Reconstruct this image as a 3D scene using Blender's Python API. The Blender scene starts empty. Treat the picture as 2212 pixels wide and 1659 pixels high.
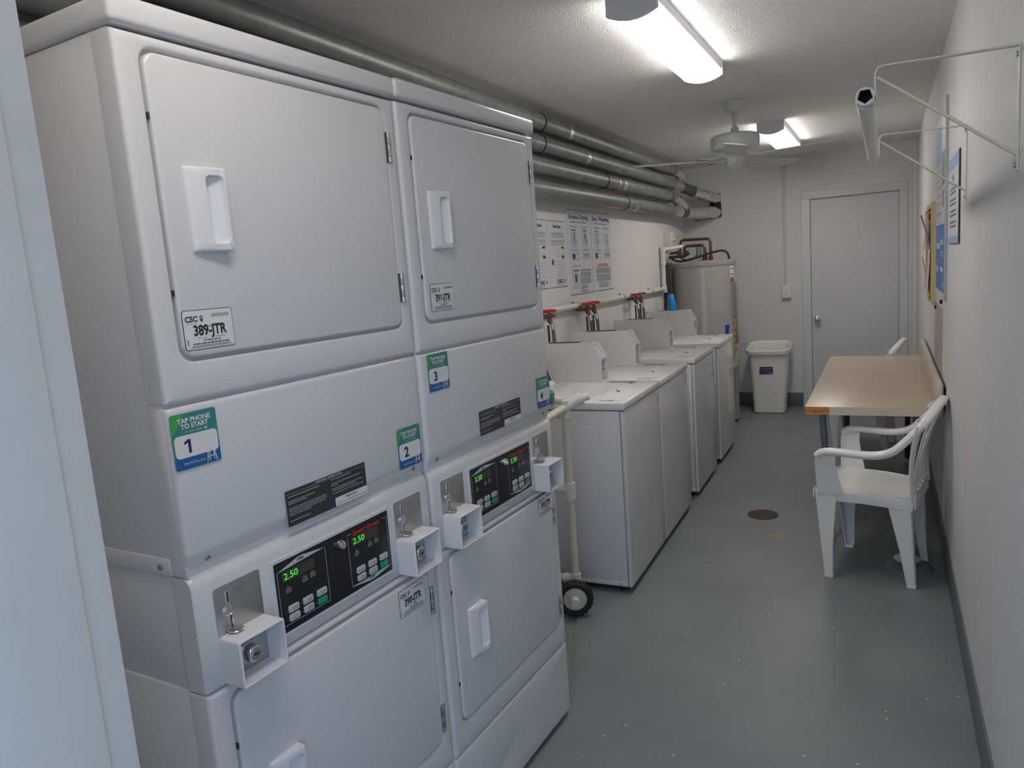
import bpy, bmesh, math, random
from mathutils import Matrix, Vector
random.seed(7)
PI = math.pi
scene = bpy.context.scene
col = scene.collection

# ---------------------------------------------------------------- camera
W_IMG, F_PX = 2212.0, 1591.3
CAM_H, YAW, PITCH, ROLL = 1.515, 0.4756, -0.1462, -0.0755
cd = bpy.data.cameras.new('camera'); cam = bpy.data.objects.new('camera', cd); col.objects.link(cam)
fw = Vector((-math.sin(YAW)*math.cos(PITCH), math.cos(YAW)*math.cos(PITCH), math.sin(PITCH)))
r0 = Vector((math.cos(YAW), math.sin(YAW), 0)); u0 = r0.cross(fw)
rt = r0*math.cos(ROLL)+u0*math.sin(ROLL); up = -r0*math.sin(ROLL)+u0*math.cos(ROLL)
cam.matrix_world = Matrix(((rt.x, up.x, -fw.x, 0), (rt.y, up.y, -fw.y, 0), (rt.z, up.z, -fw.z, CAM_H), (0, 0, 0, 1)))
cd.sensor_fit = 'HORIZONTAL'; cd.sensor_width = 36.0; cd.lens = 36.0*F_PX/W_IMG
cd.clip_start = 0.02; cd.clip_end = 200
scene.camera = cam

# ---------------------------------------------------------------- exposure, sky and daylight
scene.view_settings.view_transform = 'Standard'
scene.view_settings.look = 'None'
scene.view_settings.gamma = 1.0
scene.view_settings.use_curve_mapping = False
scene.view_settings.exposure = 0.0
LAMP_STRENGTH = 19.0
SKY_STRENGTH = 2.7
w = bpy.data.worlds.new('sky'); scene.world = w; w.use_nodes = True
wn = w.node_tree.nodes; wl = w.node_tree.links
bg = wn['Background']; bg.inputs['Color'].default_value = (0.49, 0.68, 1.0, 1); bg.inputs['Strength'].default_value = SKY_STRENGTH
DOOR_X0, DOOR_X1, DOOR_Z = -0.555, 0.215, 2.05        # the open entrance the picture is taken through
pl = bpy.data.lights.new('daylight_portal', 'AREA'); pl.shape = 'RECTANGLE'; pl.size = DOOR_X1-DOOR_X0; pl.size_y = DOOR_Z
pl.cycles.is_portal = True
po = bpy.data.objects.new('daylight_portal', pl); col.objects.link(po)
po.location = ((DOOR_X0+DOOR_X1)/2, 0.12, DOOR_Z/2); po.rotation_euler = (PI/2, 0, 0)

# ---------------------------------------------------------------- room size
XL, XR, YN, YF, ZC = -1.85, 0.252, 0.35, 7.752, 2.45

# ---------------------------------------------------------------- materials
def rgb(h):
    c = [int(h[i:i+2], 16)/255 for i in (0, 2, 4)]
    return tuple((x/12.92 if x <= .04045 else ((x+.055)/1.055)**2.4) for x in c)+(1,)
MATS = {}
def mat(name, color, rough=.5, metal=0, noise=None, bump=None, emit=None, spec=None, coat=0):
    """noise=(scale, amount) tints the base colour, bump=(scale, strength, distance)"""
    if name in MATS: return MATS[name]
    m = bpy.data.materials.new(name); m.use_nodes = True; N = m.node_tree.nodes; L = m.node_tree.links
    b = N['Principled BSDF']
    c = rgb(color) if isinstance(color, str) else tuple(color)+(1,)
    b.inputs['Base Color'].default_value = c; b.inputs['Roughness'].default_value = rough; b.inputs['Metallic'].default_value = metal
    if spec is not None: b.inputs['Specular IOR Level'].default_value = spec
    if coat: b.inputs['Coat Weight'].default_value = coat; b.inputs['Coat Roughness'].default_value = .12
    tc = N.new('ShaderNodeTexCoord')
    if noise:
        n = N.new('ShaderNodeTexNoise'); n.inputs['Scale'].default_value = noise[0]; n.inputs['Detail'].default_value = 6
        L.new(tc.outputs['Object'], n.inputs['Vector'])
        r = N.new('ShaderNodeValToRGB'); r.color_ramp.elements[0].position = .3; r.color_ramp.elements[1].position = .7
        a = noise[1]
        r.color_ramp.elements[0].color = tuple(x*(1-a) for x in c[:3])+(1,); r.color_ramp.elements[1].color = tuple(min(1, x*(1+a)) for x in c[:3])+(1,)
        L.new(n.outputs['Fac'], r.inputs['Fac']); L.new(r.outputs['Color'], b.inputs['Base Color'])
    if bump:
        n2 = N.new('ShaderNodeTexNoise'); n2.inputs['Scale'].default_value = bump[0]; n2.inputs['Detail'].default_value = 3
        L.new(tc.outputs['Object'], n2.inputs['Vector'])
        bp = N.new('ShaderNodeBump'); bp.inputs['Strength'].default_value = bump[1]; bp.inputs['Distance'].default_value = bump[2]
        L.new(n2.outputs['Fac'], bp.inputs['Height']); L.new(bp.outputs['Normal'], b.inputs['Normal'])
    if emit:
        b.inputs['Emission Color'].default_value = c; b.inputs['Emission Strength'].default_value = emit
    MATS[name] = m
    return m

ENAMEL = mat('white_enamel', (.64, .63, .62), .2, bump=(260, .04, .001))
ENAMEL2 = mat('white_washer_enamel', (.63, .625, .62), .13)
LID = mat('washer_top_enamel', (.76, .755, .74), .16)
PLASTICW = mat('white_plastic', (.72, .71, .70), .28)
CHAIRM = mat('white_resin', (.80, .79, .76), .26, noise=(6, .03))
BIN = mat('cream_plastic', (.78, .765, .71), .35)
CAVITY = mat('dark_gap', (.03, .03, .035), .8)
STEEL = mat('brushed_steel', (.50, .50, .50), .38, 1, bump=(900, .12, .0004))
CHROME = mat('chrome', (.75, .74, .73), .12, 1)
HINGEM = mat('hinge_steel', (.45, .45, .44), .35, 1)
BLACK = mat('black_panel', (.012, .012, .014), .18)
BLACKM = mat('black_rubber', (.014, .014, .014), .7, bump=(300, .3, .002))
INK = mat('black_ink', (.025, .024, .03), .6)
GREYINK = mat('grey_ink', (.22, .22, .23), .6)
LGREY = mat('light_grey_print', (.45, .45, .45), .5)
PAPER = mat('white_label', (.70, .70, .67), .45)
SIGNW = mat('white_sign_board', (.66, .68, .70), .4)
TEAL = mat('teal_print', (.035, .22, .20), .4)
GREENP = mat('green_print', (.05, .36, .06), .4)
BLUEP = mat('blue_print', (.01, .10, .30), .4)
NAVY = mat('navy_ink', (.02, .015, .11), .5)
REDP = mat('red_print', (.55, .03, .02), .5)
SKYP = mat('sky_blue_print', (.05, .22, .62), .5)
PALEB = mat('pale_blue_print', (.30, .45, .70), .5)
KEYG = mat('key_grey', (.50, .51, .50), .4)
KEYGREEN = mat('key_green', (.0, .30, .13), .4)
LED = mat('green_segment', (.10, 1.0, .03), .5, emit=.55)
LEDOFF = mat('display_window', (.055, .045, .04), .3)
GALV = mat('galvanised_steel', (.27, .28, .275), .42, .6, noise=(14, .16), bump=(40, .1, .002))
FOIL = mat('foil_tape', (.80, .78, .75), .18, 1, bump=(38, .8, .010))
FOILP = mat('plain_foil_sleeve', (.75, .74, .70), .2, 1, bump=(22, .5, .01))
DUCTG = mat('dark_duct', (.10, .12, .12), .5, .4)
PVC = mat('cream_pvc', (.66, .62, .50), .35)
PVCW = mat('white_pvc', (.72, .70, .65), .35)
COPPER = mat('old_copper', (.15, .085, .055), .42, .8, noise=(20, .35))
BRASS = mat('tarnished_brass', (.16, .115, .07), .45, .8)
REDV = mat('red_valve', (.50, .03, .02), .35)
HOSE = mat('braided_hose', (.16, .16, .165), .45, .4, bump=(500, .6, .002))
HOSEB = mat('black_hose', (.02, .02, .02), .5)
HEATER = mat('heater_jacket', (.33, .32, .305), .28, noise=(3, .05))
LAMIN = mat('tan_laminate', (.52, .42, .32), .34, noise=(5, .06))
LAMINE = mat('tan_laminate_edge', (.58, .50, .40), .4)
CHIP = mat('chipboard', (.50, .20, .045), .6, noise=(60, .25))
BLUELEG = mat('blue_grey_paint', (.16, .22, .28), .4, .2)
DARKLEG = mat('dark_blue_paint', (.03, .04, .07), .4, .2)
FOOTY = mat('yellowed_rubber', (.62, .52, .30), .6)
CORK = mat('cork', (.52, .37, .12), .8, noise=(90, .2))
WOODF = mat('pine_frame', (.66, .52, .28), .5)
BRACK = mat('cream_wire', (.74, .70, .56), .35)
RODM = mat('pale_rod', (.66, .66, .62), .3)
FANM = mat('fan_white', (.66, .70, .66), .3)
FANB = mat('fan_blade', (.62, .62, .58), .45)
RUST = mat('rusty_iron', (.10, .075, .06), .8, .3, noise=(60, .4))
BLUEPL = mat('blue_plastic', (.01, .23, .60), .3)
BLUED = mat('deep_blue_plastic', (.01, .06, .55), .35)
SWITCH = mat('ivory_switch', (.72, .70, .62), .35)
PINK = mat('pink_paper', (.62, .35, .38), .7)
MAUVE = mat('mauve_paper', (.28, .20, .22), .7)
LAMPM = mat('lamp_diffuser', (1.0, .945, .90), .4, emit=LAMP_STRENGTH)
LAMPDIM = mat('lamp_diffuser_dim', (1.0, .93, .87), .4, emit=LAMP_STRENGTH*.85)  # emission turned down and slightly warmer, to balance light on the nearest dryer
LAMPC = mat('lamp_cap', (.82, .82, .84), .45)

def floor_mat():
    m = bpy.data.materials.new('grey_painted_floor'); m.use_nodes = True; N = m.node_tree.nodes; L = m.node_tree.links
    b = N['Principled BSDF']; b.inputs['Roughness'].default_value = .3
    tc = N.new('ShaderNodeTexCoord')
    n = N.new('ShaderNodeTexNoise'); n.inputs['Scale'].default_value = 2.2; n.inputs['Detail'].default_value = 8
    L.new(tc.outputs['Object'], n.inputs['Vector'])
    r = N.new('ShaderNodeValToRGB'); e = r.color_ramp.elements
    e[0].position = .25; e[0].color = (.165, .185, .188, 1); e[1].position = .75; e[1].color = (.220, .240, .242, 1)
    L.new(n.outputs['Fac'], r.inputs['Fac'])
    v = N.new('ShaderNodeTexVoronoi'); v.voronoi_dimensions = '2D'; v.inputs['Scale'].default_value = 7; v.inputs['Randomness'].default_value = 1
    L.new(tc.outputs['Object'], v.inputs['Vector'])
    lt = N.new('ShaderNodeMath'); lt.operation = 'LESS_THAN'; lt.inputs[1].default_value = .026
    L.new(v.outputs['Distance'], lt.inputs[0])
    n3 = N.new('ShaderNodeTexNoise'); n3.inputs['Scale'].default_value = 3.1
    L.new(tc.outputs['Object'], n3.inputs['Vector'])
    g3 = N.new('ShaderNodeMath'); g3.operation = 'GREATER_THAN'; g3.inputs[1].default_value = .56; L.new(n3.outputs['Fac'], g3.inputs[0])
    ml = N.new('ShaderNodeMath'); ml.operation = 'MULTIPLY'; L.new(lt.outputs[0], ml.inputs[0]); L.new(g3.outputs[0], ml.inputs[1])
    mx = N.new('ShaderNodeMix'); mx.data_type = 'RGBA'; mx.inputs[7].default_value = (.55, .56, .52, 1)
    L.new(ml.outputs[0], mx.inputs[0]); L.new(r.outputs['Color'], mx.inputs[6])
    # rusty orange stain beside the drain
    sp = N.new('ShaderNodeVectorMath'); sp.operation = 'DISTANCE'; sp.inputs[1].default_value = (-.53, 4.06, 0)
    n4 = N.new('ShaderNodeTexNoise'); n4.inputs['Scale'].default_value = 24; L.new(tc.outputs['Object'], n4.inputs['Vector'])
    L.new(tc.outputs['Object'], sp.inputs[0])
    ad = N.new('ShaderNodeMath'); ad.operation = 'MULTIPLY_ADD'; ad.inputs[1].default_value = .16; L.new(n4.outputs['Fac'], ad.inputs[0]); L.new(sp.outputs['Value'], ad.inputs[2])
    st = N.new('ShaderNodeMath'); st.operation = 'LESS_THAN'; st.inputs[1].default_value = .115; L.new(ad.outputs[0], st.inputs[0])
    sf = N.new('ShaderNodeMath'); sf.operation = 'MULTIPLY'; sf.inputs[1].default_value = .5; L.new(st.outputs[0], sf.inputs[0])
    m2 = N.new('ShaderNodeMix'); m2.data_type = 'RGBA'; m2.inputs[7].default_value = (.42, .27, .08, 1)
    L.new(sf.outputs[0], m2.inputs[0]); L.new(mx.outputs[2], m2.inputs[6])
    L.new(m2.outputs[2], b.inputs['Base Color'])
    n2 = N.new('ShaderNodeTexNoise'); n2.inputs['Scale'].default_value = 9; n2.inputs['Detail'].default_value = 5
    L.new(tc.outputs['Object'], n2.inputs['Vector'])
    mr = N.new('ShaderNodeMapRange'); mr.inputs['To Min'].default_value = .36; mr.inputs['To Max'].default_value = .52
    L.new(n2.outputs['Fac'], mr.inputs['Value']); L.new(mr.outputs[0], b.inputs['Roughness'])
    bp = N.new('ShaderNodeBump'); bp.inputs['Strength'].default_value = .12; bp.inputs['Distance'].default_value = .004
    L.new(n2.outputs['Fac'], bp.inputs['Height']); L.new(bp.outputs['Normal'], b.inputs['Normal'])
    return m
FLOORM = floor_mat()
WALLM = mat('white_painted_wall', (.67, .67, .665), .55, noise=(3, .03), bump=(7, .25, .01))
WALLL = mat('cream_painted_wall', (.72, .705, .695), .6, noise=(4, .03), bump=(9, .2, .01))
CEILM = mat('textured_ceiling', (.86, .85, .835), .9, noise=(90, .05), bump=(170, .9, .006))
BASEM = mat('slate_blue_base', (.10, .125, .15), .45, noise=(8, .08))
DOORM = mat('door_paint', (.60, .61, .62), .45, noise=(2, .02))
TRIMM = mat('trim_paint', (.62, .63, .63), .4)
JAMBM = mat('jamb_paint', (.50, .46, .40), .42, noise=(8, .03), bump=(30, .25, .004))
GROUNDM = mat('outdoor_paving', (.35, .35, .36), .9, noise=(12, .1))

# ---------------------------------------------------------------- mesh builder
def rrect(a0, a1, b0, b1, r, n=5):
    r = max(min(r, (a1-a0)/2-1e-5, (b1-b0)/2-1e-5), 1e-5)
    P = []
    for cx, cy, s in ((a1-r, b1-r, 0), (a0+r, b1-r, 1), (a0+r, b0+r, 2), (a1-r, b0+r, 3)):
        for i in range(n+1):
            t = (s+i/n)*PI/2; P.append((cx+r*math.cos(t), cy+r*math.sin(t)))
    return P
FACE_X = Matrix(((0, 0, 1, 0), (1, 0, 0, 0), (0, 1, 0, 0), (0, 0, 0, 1)))       # (a right, b up, c out) on a face that looks +x
FACE_NX = Matrix(((0, 0, -1, 0), (-1, 0, 0, 0), (0, 1, 0, 0), (0, 0, 0, 1)))    # face that looks -x
FACE_NY = Matrix(((1, 0, 0, 0), (0, 0, -1, 0), (0, 1, 0, 0), (0, 0, 0, 1)))     # face that looks -y
_text = {}
def text_geo(s, bold=False):
    k = (s, bold)
    if k not in _text:
        cu = bpy.data.curves.new('t', 'FONT'); cu.body = s; cu.size = 1; cu.resolution_u = 3
        if bold: cu.offset = .035
        o = bpy.data.objects.new('t', cu); col.objects.link(o)
        bpy.context.view_layer.update()
        me = bpy.data.meshes.new_from_object(o.evaluated_get(bpy.context.evaluated_depsgraph_get()))
        vs = [v.co.copy() for v in me.vertices]; fs = [tuple(p.vertices) for p in me.polygons]
        bpy.data.objects.remove(o); bpy.data.curves.remove(cu); bpy.data.meshes.remove(me)
        _text[k] = (vs, fs)
    return _text[k]

class MB:
    def __init__(s, M=None): s.v = []; s.f = []; s.mi = []; s.mats = []; s.M = M or Matrix.Identity(4)
    def m(s, m):
        if m not in s.mats: s.mats.append(m)
        return s.mats.index(m)
    def add(s, vs, fs, m):
        k = len(s.v); i = s.m(m)
        s.v += [s.M @ Vector(p) for p in vs]
        for f in fs: s.f.append([k+j for j in f]); s.mi.append(i)
    def box(s, x0, x1, y0, y1, z0, z1, m, r=0, seg=2):
        if r <= 0:
            vs = [(x, y, z) for x in (x0, x1) for y in (y0, y1) for z in (z0, z1)]
            s.add(vs, [(0, 1, 3, 2), (4, 6, 7, 5), (0, 4, 5, 1), (2, 3, 7, 6), (0, 2, 6, 4), (1, 5, 7, 3)], m); return s
        bm = bmesh.new(); bmesh.ops.create_cube(bm, size=1)
        for v in bm.verts: v.co = Vector((x0+(v.co.x+.5)*(x1-x0), y0+(v.co.y+.5)*(y1-y0), z0+(v.co.z+.5)*(z1-z0)))
        bmesh.ops.bevel(bm, geom=bm.edges[:], offset=r, segments=seg, profile=.5, affect='EDGES')
        bm.verts.index_update()
        s.add([v.co.copy() for v in bm.verts], [[v.index for v in f.verts] for f in bm.faces], m); bm.free(); return s
    def loft(s, loops, m, cap0=False, cap1=False, closed=True):
        n = len(loops[0]); vs = [p for l in loops for p in l]; fs = []
        for k in range(len(loops)-1):
            for i in range(n if closed else n-1):
                j = (i+1) % n; fs.append((k*n+i, k*n+j, (k+1)*n+j, (k+1)*n+i))
        if cap0: fs.append(tuple(reversed(range(n))))
        if cap1: fs.append(tuple((len(loops)-1)*n+i for i in range(n)))
        s.add(vs, fs, m); return s
    def plate(s, a0, a1, b0, b1, r, c0, c1, m, bev=0, n=5):
        """rounded plate in the a/b plane from c0 to c1"""
        L = [[(a, b, c0) for a, b in rrect(a0, a1, b0, b1, r, n)]]
        if bev > 0:
            for k in range(4):
                t = k/3*PI/2; d = bev*(1-math.cos(t)); h = bev*(1-math.sin(t))
                L.append([(a, b, c1-h) for a, b in rrect(a0+d, a1-d, b0+d, b1-d, max(r-d, .0004), n)])
        else: L.append([(a, b, c1) for a, b in rrect(a0, a1, b0, b1, r, n)])
        return s.loft(L, m, True, True)
    def ring(s, A, B, rA, rB, c0, c1, m, bevo=0, bevi=0, n=5):
        """rounded frame: outer rectangle A, hole B, both (a0,a1,b0,b1)"""
        L = []
        def q(R, r, d, c, sgn): return [(a, b, c) for a, b in rrect(R[0]+sgn*d, R[1]-sgn*d, R[2]+sgn*d, R[3]-sgn*d, max(r-sgn*d, .0004), n)]
        L.append(q(A, rA, 0, c0, 1))
        for k in range(4):
            t = k/3*PI/2; L.append(q(A, rA, bevo*(1-math.cos(t)), c1-bevo*(1-math.sin(t)), 1))
        for k in range(4):
            t = k/3*PI/2; L.append(q(B, rB, bevi*(1-math.sin(t)), c1-bevi*(1-math.cos(t)), -1))
        L.append(q(B, rB, 0, c0, 1))
        return s.loft(L, m)
    def prism(s, poly, c0, c1, m):
        return s.loft([[(a, b, c0) for a, b in poly], [(a, b, c1) for a, b in poly]], m, True, True)
    def tube(s, pts, r, m, n=10, cap=True, closed=False):
        pts = [Vector(p) for p in pts]; N = len(pts); L = []
        rr = r if isinstance(r, (list, tuple)) else [r]*N
        ref = None
        for i, p in enumerate(pts):
            a = pts[max(i-1, 0)]; b = pts[min(i+1, N-1)]; t = (b-a).normalized()
            if ref is None:
                ref = Vector((0, 0, 1)) if abs(t.z) < .9 else Vector((1, 0, 0))
            x = (ref-t*ref.dot(t)).normalized(); ref = x; y = t.cross(x)
            L.append([p+(x*math.cos(k*2*PI/n)+y*math.sin(k*2*PI/n))*rr[i] for k in range(n)])
        return s.loft(L, m, cap, cap)
    def sweep(s, pts, wh, m, side, rc=.2, n=3):
        """flat bar swept along pts; wh = (width along side vector, thickness) per point; side = vector or list"""
        pts = [Vector(p) for p in pts]; N = len(pts); L = []
        for i, p in enumerate(pts):
            t = (pts[min(i+1, N-1)]-pts[max(i-1, 0)]).normalized()
            sd = Vector(side[i] if isinstance(side, list) else side); sd = (sd-t*sd.dot(t)).normalized(); nn = t.cross(sd)
            w_, h_ = wh[i] if isinstance(wh, list) else wh
            L.append([p+sd*a+nn*b for a, b in rrect(-w_/2, w_/2, -h_/2, h_/2, min(w_, h_)*rc*2, n)])
        return s.loft(L, m, True, True)
    def lathe(s, prof, m, n=32, c=(0, 0, 0), caps=True):
        L = [[(c[0]+r*math.cos(k*2*PI/n), c[1]+r*math.sin(k*2*PI/n), c[2]+z) for k in range(n)] for r, z in prof]
        return s.loft(L, m, caps, caps)
    def text(s, t, a, b, h, c, m, align='c', width=None, bold=False, shear=0):
        vs, fs = text_geo(t, bold)
        if not vs: return s
        x0 = min(v.x for v in vs); x1 = max(v.x for v in vs); sc = h/.72; sx = sc
        if width: sx = width/(x1-x0)
        w_ = (x1-x0)*sx; ox = a-(w_/2 if align == 'c' else 0 if align == 'l' else w_)
        s.add([(ox+(v.x-x0)*sx+shear*v.y*sc, b+v.y*sc, c) for v in vs], fs, m); return s
    def line(s, a0, a1, b, h, c, m):
        s.add([(a0, b, c), (a1, b, c), (a1, b+h, c), (a0, b+h, c)], [(0, 1, 2, 3)], m); return s
    def words(s, a0, a1, b, h, c, m, rng):
        """one line of print too small to read: runs of words"""
        x = a0
        while x < a1-h:
            l = min((1.5+rng.random()*3.5)*h, a1-x); s.line(x, x+l, b, h, c, m); x += l+h*.6
        return s
    def build(s, name, parent=None, smooth=40):
        me = bpy.data.meshes.new(name); me.from_pydata([tuple(v) for v in s.v], [], s.f)
        for m in s.mats: me.materials.append(m)
        me.polygons.foreach_set('material_index', s.mi)
        bm = bmesh.new(); bm.from_mesh(me)
        flat = [f for f in bm.faces]
        bmesh.ops.recalc_face_normals(bm, faces=flat); bm.to_mesh(me); bm.free()
        if smooth:
            me.polygons.foreach_set('use_smooth', [True]*len(me.polygons)); me.set_sharp_from_angle(angle=math.radians(smooth))
        me.update()
        o = bpy.data.objects.new(name, me); col.objects.link(o)
        if parent is not None: o.parent = parent
        return o

def thing(name, label, cat, loc=(0, 0, 0), rz=0, group=None):
    o = bpy.data.objects.new(name, None); col.objects.link(o); o.empty_display_size = .1
    o.location = loc; o.rotation_euler = (0, 0, rz); tag(o, label, cat, group); return o
def tag(o, label, cat, group=None):
    o['label'] = label; o['category'] = cat
    if group: o['group'] = group
    return o
def struct(mb, name, parent=None, **k):
    o = mb.build(name, parent, **k)
    if parent is None: o['kind'] = 'structure'
    return o
def copy_tree(o, parent=None):
    c = o.copy(); col.objects.link(c)
    if parent is not None: c.parent = parent
    for ch in list(o.children): copy_tree(ch, c)
    return c

# ================================================================ ROOM
T = .12
b = MB(); b.box(XL-T, XR+T, -3.5, YF+T, -.08, 0, FLOORM); fl = struct(b, 'floor')
b = MB(); b.box(XL-T, XR+T, .15, YF+T, ZC, ZC+.1, CEILM); struct(b, 'ceiling')
b = MB(); b.box(XL-T, XL, .15, YF, 0, ZC, WALLL); struct(b, 'wall_left')
b = MB(); b.box(XR, XR+T, .15, YF, 0, ZC, WALLM); struct(b, 'wall_right')
# far wall with the doorway cut out and the rough hole the ducts go through
FD0, FD1, FDZ = -.652, .108, 2.018
b = MB(); b.box(XL-T, FD0, YF, YF+T, 0, ZC, WALLM); b.box(FD1, XR+T, YF, YF+T, 0, ZC, WALLM); b.box(FD0, FD1, YF, YF+T, FDZ, ZC, WALLM); b.box(FD0, FD1, YF+.045, YF+T, 0, FDZ, WALLM)  # last box: unseen panel added behind the door to block leaking outside light
struct(b, 'wall_far')
# near wall: thick piece beside the entrance, and the lintel over it
b = MB(); b.box(XL-T, DOOR_X0-.018, .15, YN, 0, ZC, WALLM); b.box(DOOR_X0-.018, XR+T, .15, YN, DOOR_Z, ZC, WALLM); b.box(DOOR_X1, XR, .15, YN, 0, DOOR_Z, WALLM)
struct(b, 'wall_near')
# painted door stop on the left reveal
b = MB(); b.box(DOOR_X0-.018, DOOR_X0, .14, YN, 0, DOOR_Z, JAMBM, .001); b.box(DOOR_X0-.01, DOOR_X0+.0035, .16, .325, .0, DOOR_Z, JAMBM, .0015); struct(b, 'trim_1')
b = MB(); b.box(XR-.006, XR, YN, YF, 0, .143, mat('grey_green_base', (.125, .148, .155), .4), .002); struct(b, 'baseboard_right')
b = MB(); b.box(XL, FD0-.085, YF-.006, YF, 0, .143, BASEM, .002); struct(b, 'baseboard_far')
b = MB(); b.box(XL, XL+.006, YN, YF, 0, .143, BASEM, .002); struct(b, 'baseboard_left')
b = MB(); b.box(-12, 12, -14, -3.5, -.10, -.02, GROUNDM); b.box(-12, XL-T, -3.5, .15, -.10, -.02, GROUNDM); b.box(XR+T, 12, -3.5, .15, -.10, -.02, GROUNDM); g = struct(b, 'ground')
# far door
b = MB(FACE_NY @ Matrix.Translation((0, 0, -YF)))
b.plate(FD0+.004, FD1-.004, .008, FDZ-.006, .001, -.035, -.012, DOORM, .002)
dr = struct(b, 'door_1')
b = MB(FACE_NY @ Matrix.Translation((0, 0, -YF)))
K = Matrix.Translation((-.600, .872, -.012)); M0 = b.M
b.M = M0 @ K; b.lathe([(.033, 0), (.033, .004), (.028, .008), (.013, .012), (.012, .030), (.024, .036), (.030, .048), (.029, .060), (.020, .070), (.008, .072), (.008, .0705), (.0, .0705)], CHROME, 28)
b.build('door_knob', dr)
b = MB(FACE_NY @ Matrix.Translation((0, 0, -YF)))
for a0, a1, z0, z1 in ((FD0-.078, FD0, 0, FDZ+.075), (FD1, FD1+.07, 0, FDZ+.075)): b.plate(a0, a1, z0, z1, .001, 0, .016, TRIMM, .004)
b.plate(FD0-.078, FD1+.07, FDZ, FDZ+.075, .001, 0, .017, TRIMM, .004)
b.plate(FD1+.07, XR-.02, 0, FDZ+.085, .001, 0, .008, TRIMM, .002)
b.plate(FD0-.012, FD0+.002, 0, FDZ, .001, -.05, .004, TRIMM); b.plate(FD1-.002, FD1+.012, 0, FDZ, .001, -.05, .004, TRIMM); b.plate(FD0, FD1, FDZ-.003, FDZ+.01, .001, -.05, .004, TRIMM)
struct(b, 'trim_2')
# rounded corner bead where right and far wall meet
b = MB(); b.tube([(XR-.012, YF-.012, .143), (XR-.012, YF-.012, ZC)], .03, WALLM, 14); struct(b, 'trim_3')

# ================================================================ LAMPS
def lamp(x0, x1, y0, y1, label, dm=None):
    t = thing('ceiling_light', label, 'ceiling light', ((x0+x1)/2, (y0+y1)/2, ZC), group=None)
    h = (x1-x0)/2; L2 = (y1-y0)/2
    def prof(k=1.0, zt=0., bulge=.022, side=.062):
        P = [(-h*k, zt)]; P.append((-h*k, -side))
        for i in range(1, 12): a = -1+2*i/12; P.append((h*k*a, -side-bulge*(1-a*a)))
        P.append((h*k, -side)); P.append((h*k, zt)); return P
    b = MB(); b.box(-h*.99, h*.99, -L2+.01, L2-.01, -.040, 0, LAMPC); b.build('housing', t)
    b = MB()
    P = [p for p in prof()][1:-1]
    P = [(-h*.985, -.042)]+P+[(h*.985, -.042)]
    b.loft([[(a, -L2+.016, z) for a, z in P], [(a, L2-.012, z) for a, z in P]], dm or LAMPM, True, True, closed=True)
    d = b.build('diffuser', t)
    for s_, ln in ((-1, .02), (1, .012)):
        b = MB(); P = prof(1.03, 0, .024, .064); y = s_*L2
        b.loft([[(a, y-s_*ln, z) for a, z in P], [(a, y, z) for a, z in P]], LAMPC, True, True); b.build('end_cap', t)
    return t
lamp(-.66, -.47, .365, .98, 'short ceiling light by the entrance, in front of the nearest stacked dryer', LAMPDIM)
lamp(-.877, -.698, 2.64, 3.79, 'long bright ceiling light nearest the camera, in front of the fan')
lamp(-.818, -.640, 5.68, 6.80, 'bright ceiling light half hidden behind the ceiling fan')

# ================================================================ DRYERS
rng = random.Random(3)
DA = .0459; DX, DY = -1.0453, .7945
def dpos(n, out=0): return (DX+n*.683*math.sin(DA)+out*math.cos(DA), DY+n*.683*math.cos(DA)-out*math.sin(DA), 0)
DW = .683
def handle(parent, a0, a1, b0, b1):
    b = MB(FACE_X); z = .003
    def q(A, r, cf): return [(x, y, cf(x)) for x, y in rrect(A[0], A[1], A[2], A[3], r, 5)]
    O = (a0, a1, b0, b1); i1 = (a0+.006, a1-.003, b0+.004, b1-.004); hl = a0+.47*(a1-a0)
    H = (hl, a1-.006, b0+.014, b1-.014)
    up_ = lambda x: z+.006+.014*(x-a0)/(a1-a0)
    dn = lambda x: z-.004+.018*max(0, (x-hl)/(a1-.006-hl))**1.2
    H2 = (hl+.003, a1-.0085, b0+.017, b1-.017)
    b.loft([q(O, .003, lambda x: z-.001), q((a0+.001, a1-.001, b0+.001, b1-.001), .003, lambda x: up_(x)-.003), q(i1, .004, up_), q(H, .010, up_), q(H2, .009, dn)], PLASTICW, True, True)
    b.build('handle', parent)
def hinge(parent, u, z0, z1):
    b = MB(); n = 5; h = (z1-z0)/n
    for i in range(n): b.tube([(.004, u, z0+i*h+.0008), (.004, u, z0+(i+1)*h-.0008)], .0042, HINGEM if i % 2 else CHROME, 10)
    b.box(-.002, .0025, u-.004, u+.011, z0, z1, HINGEM)
    b.build('hinge', parent)
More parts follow.
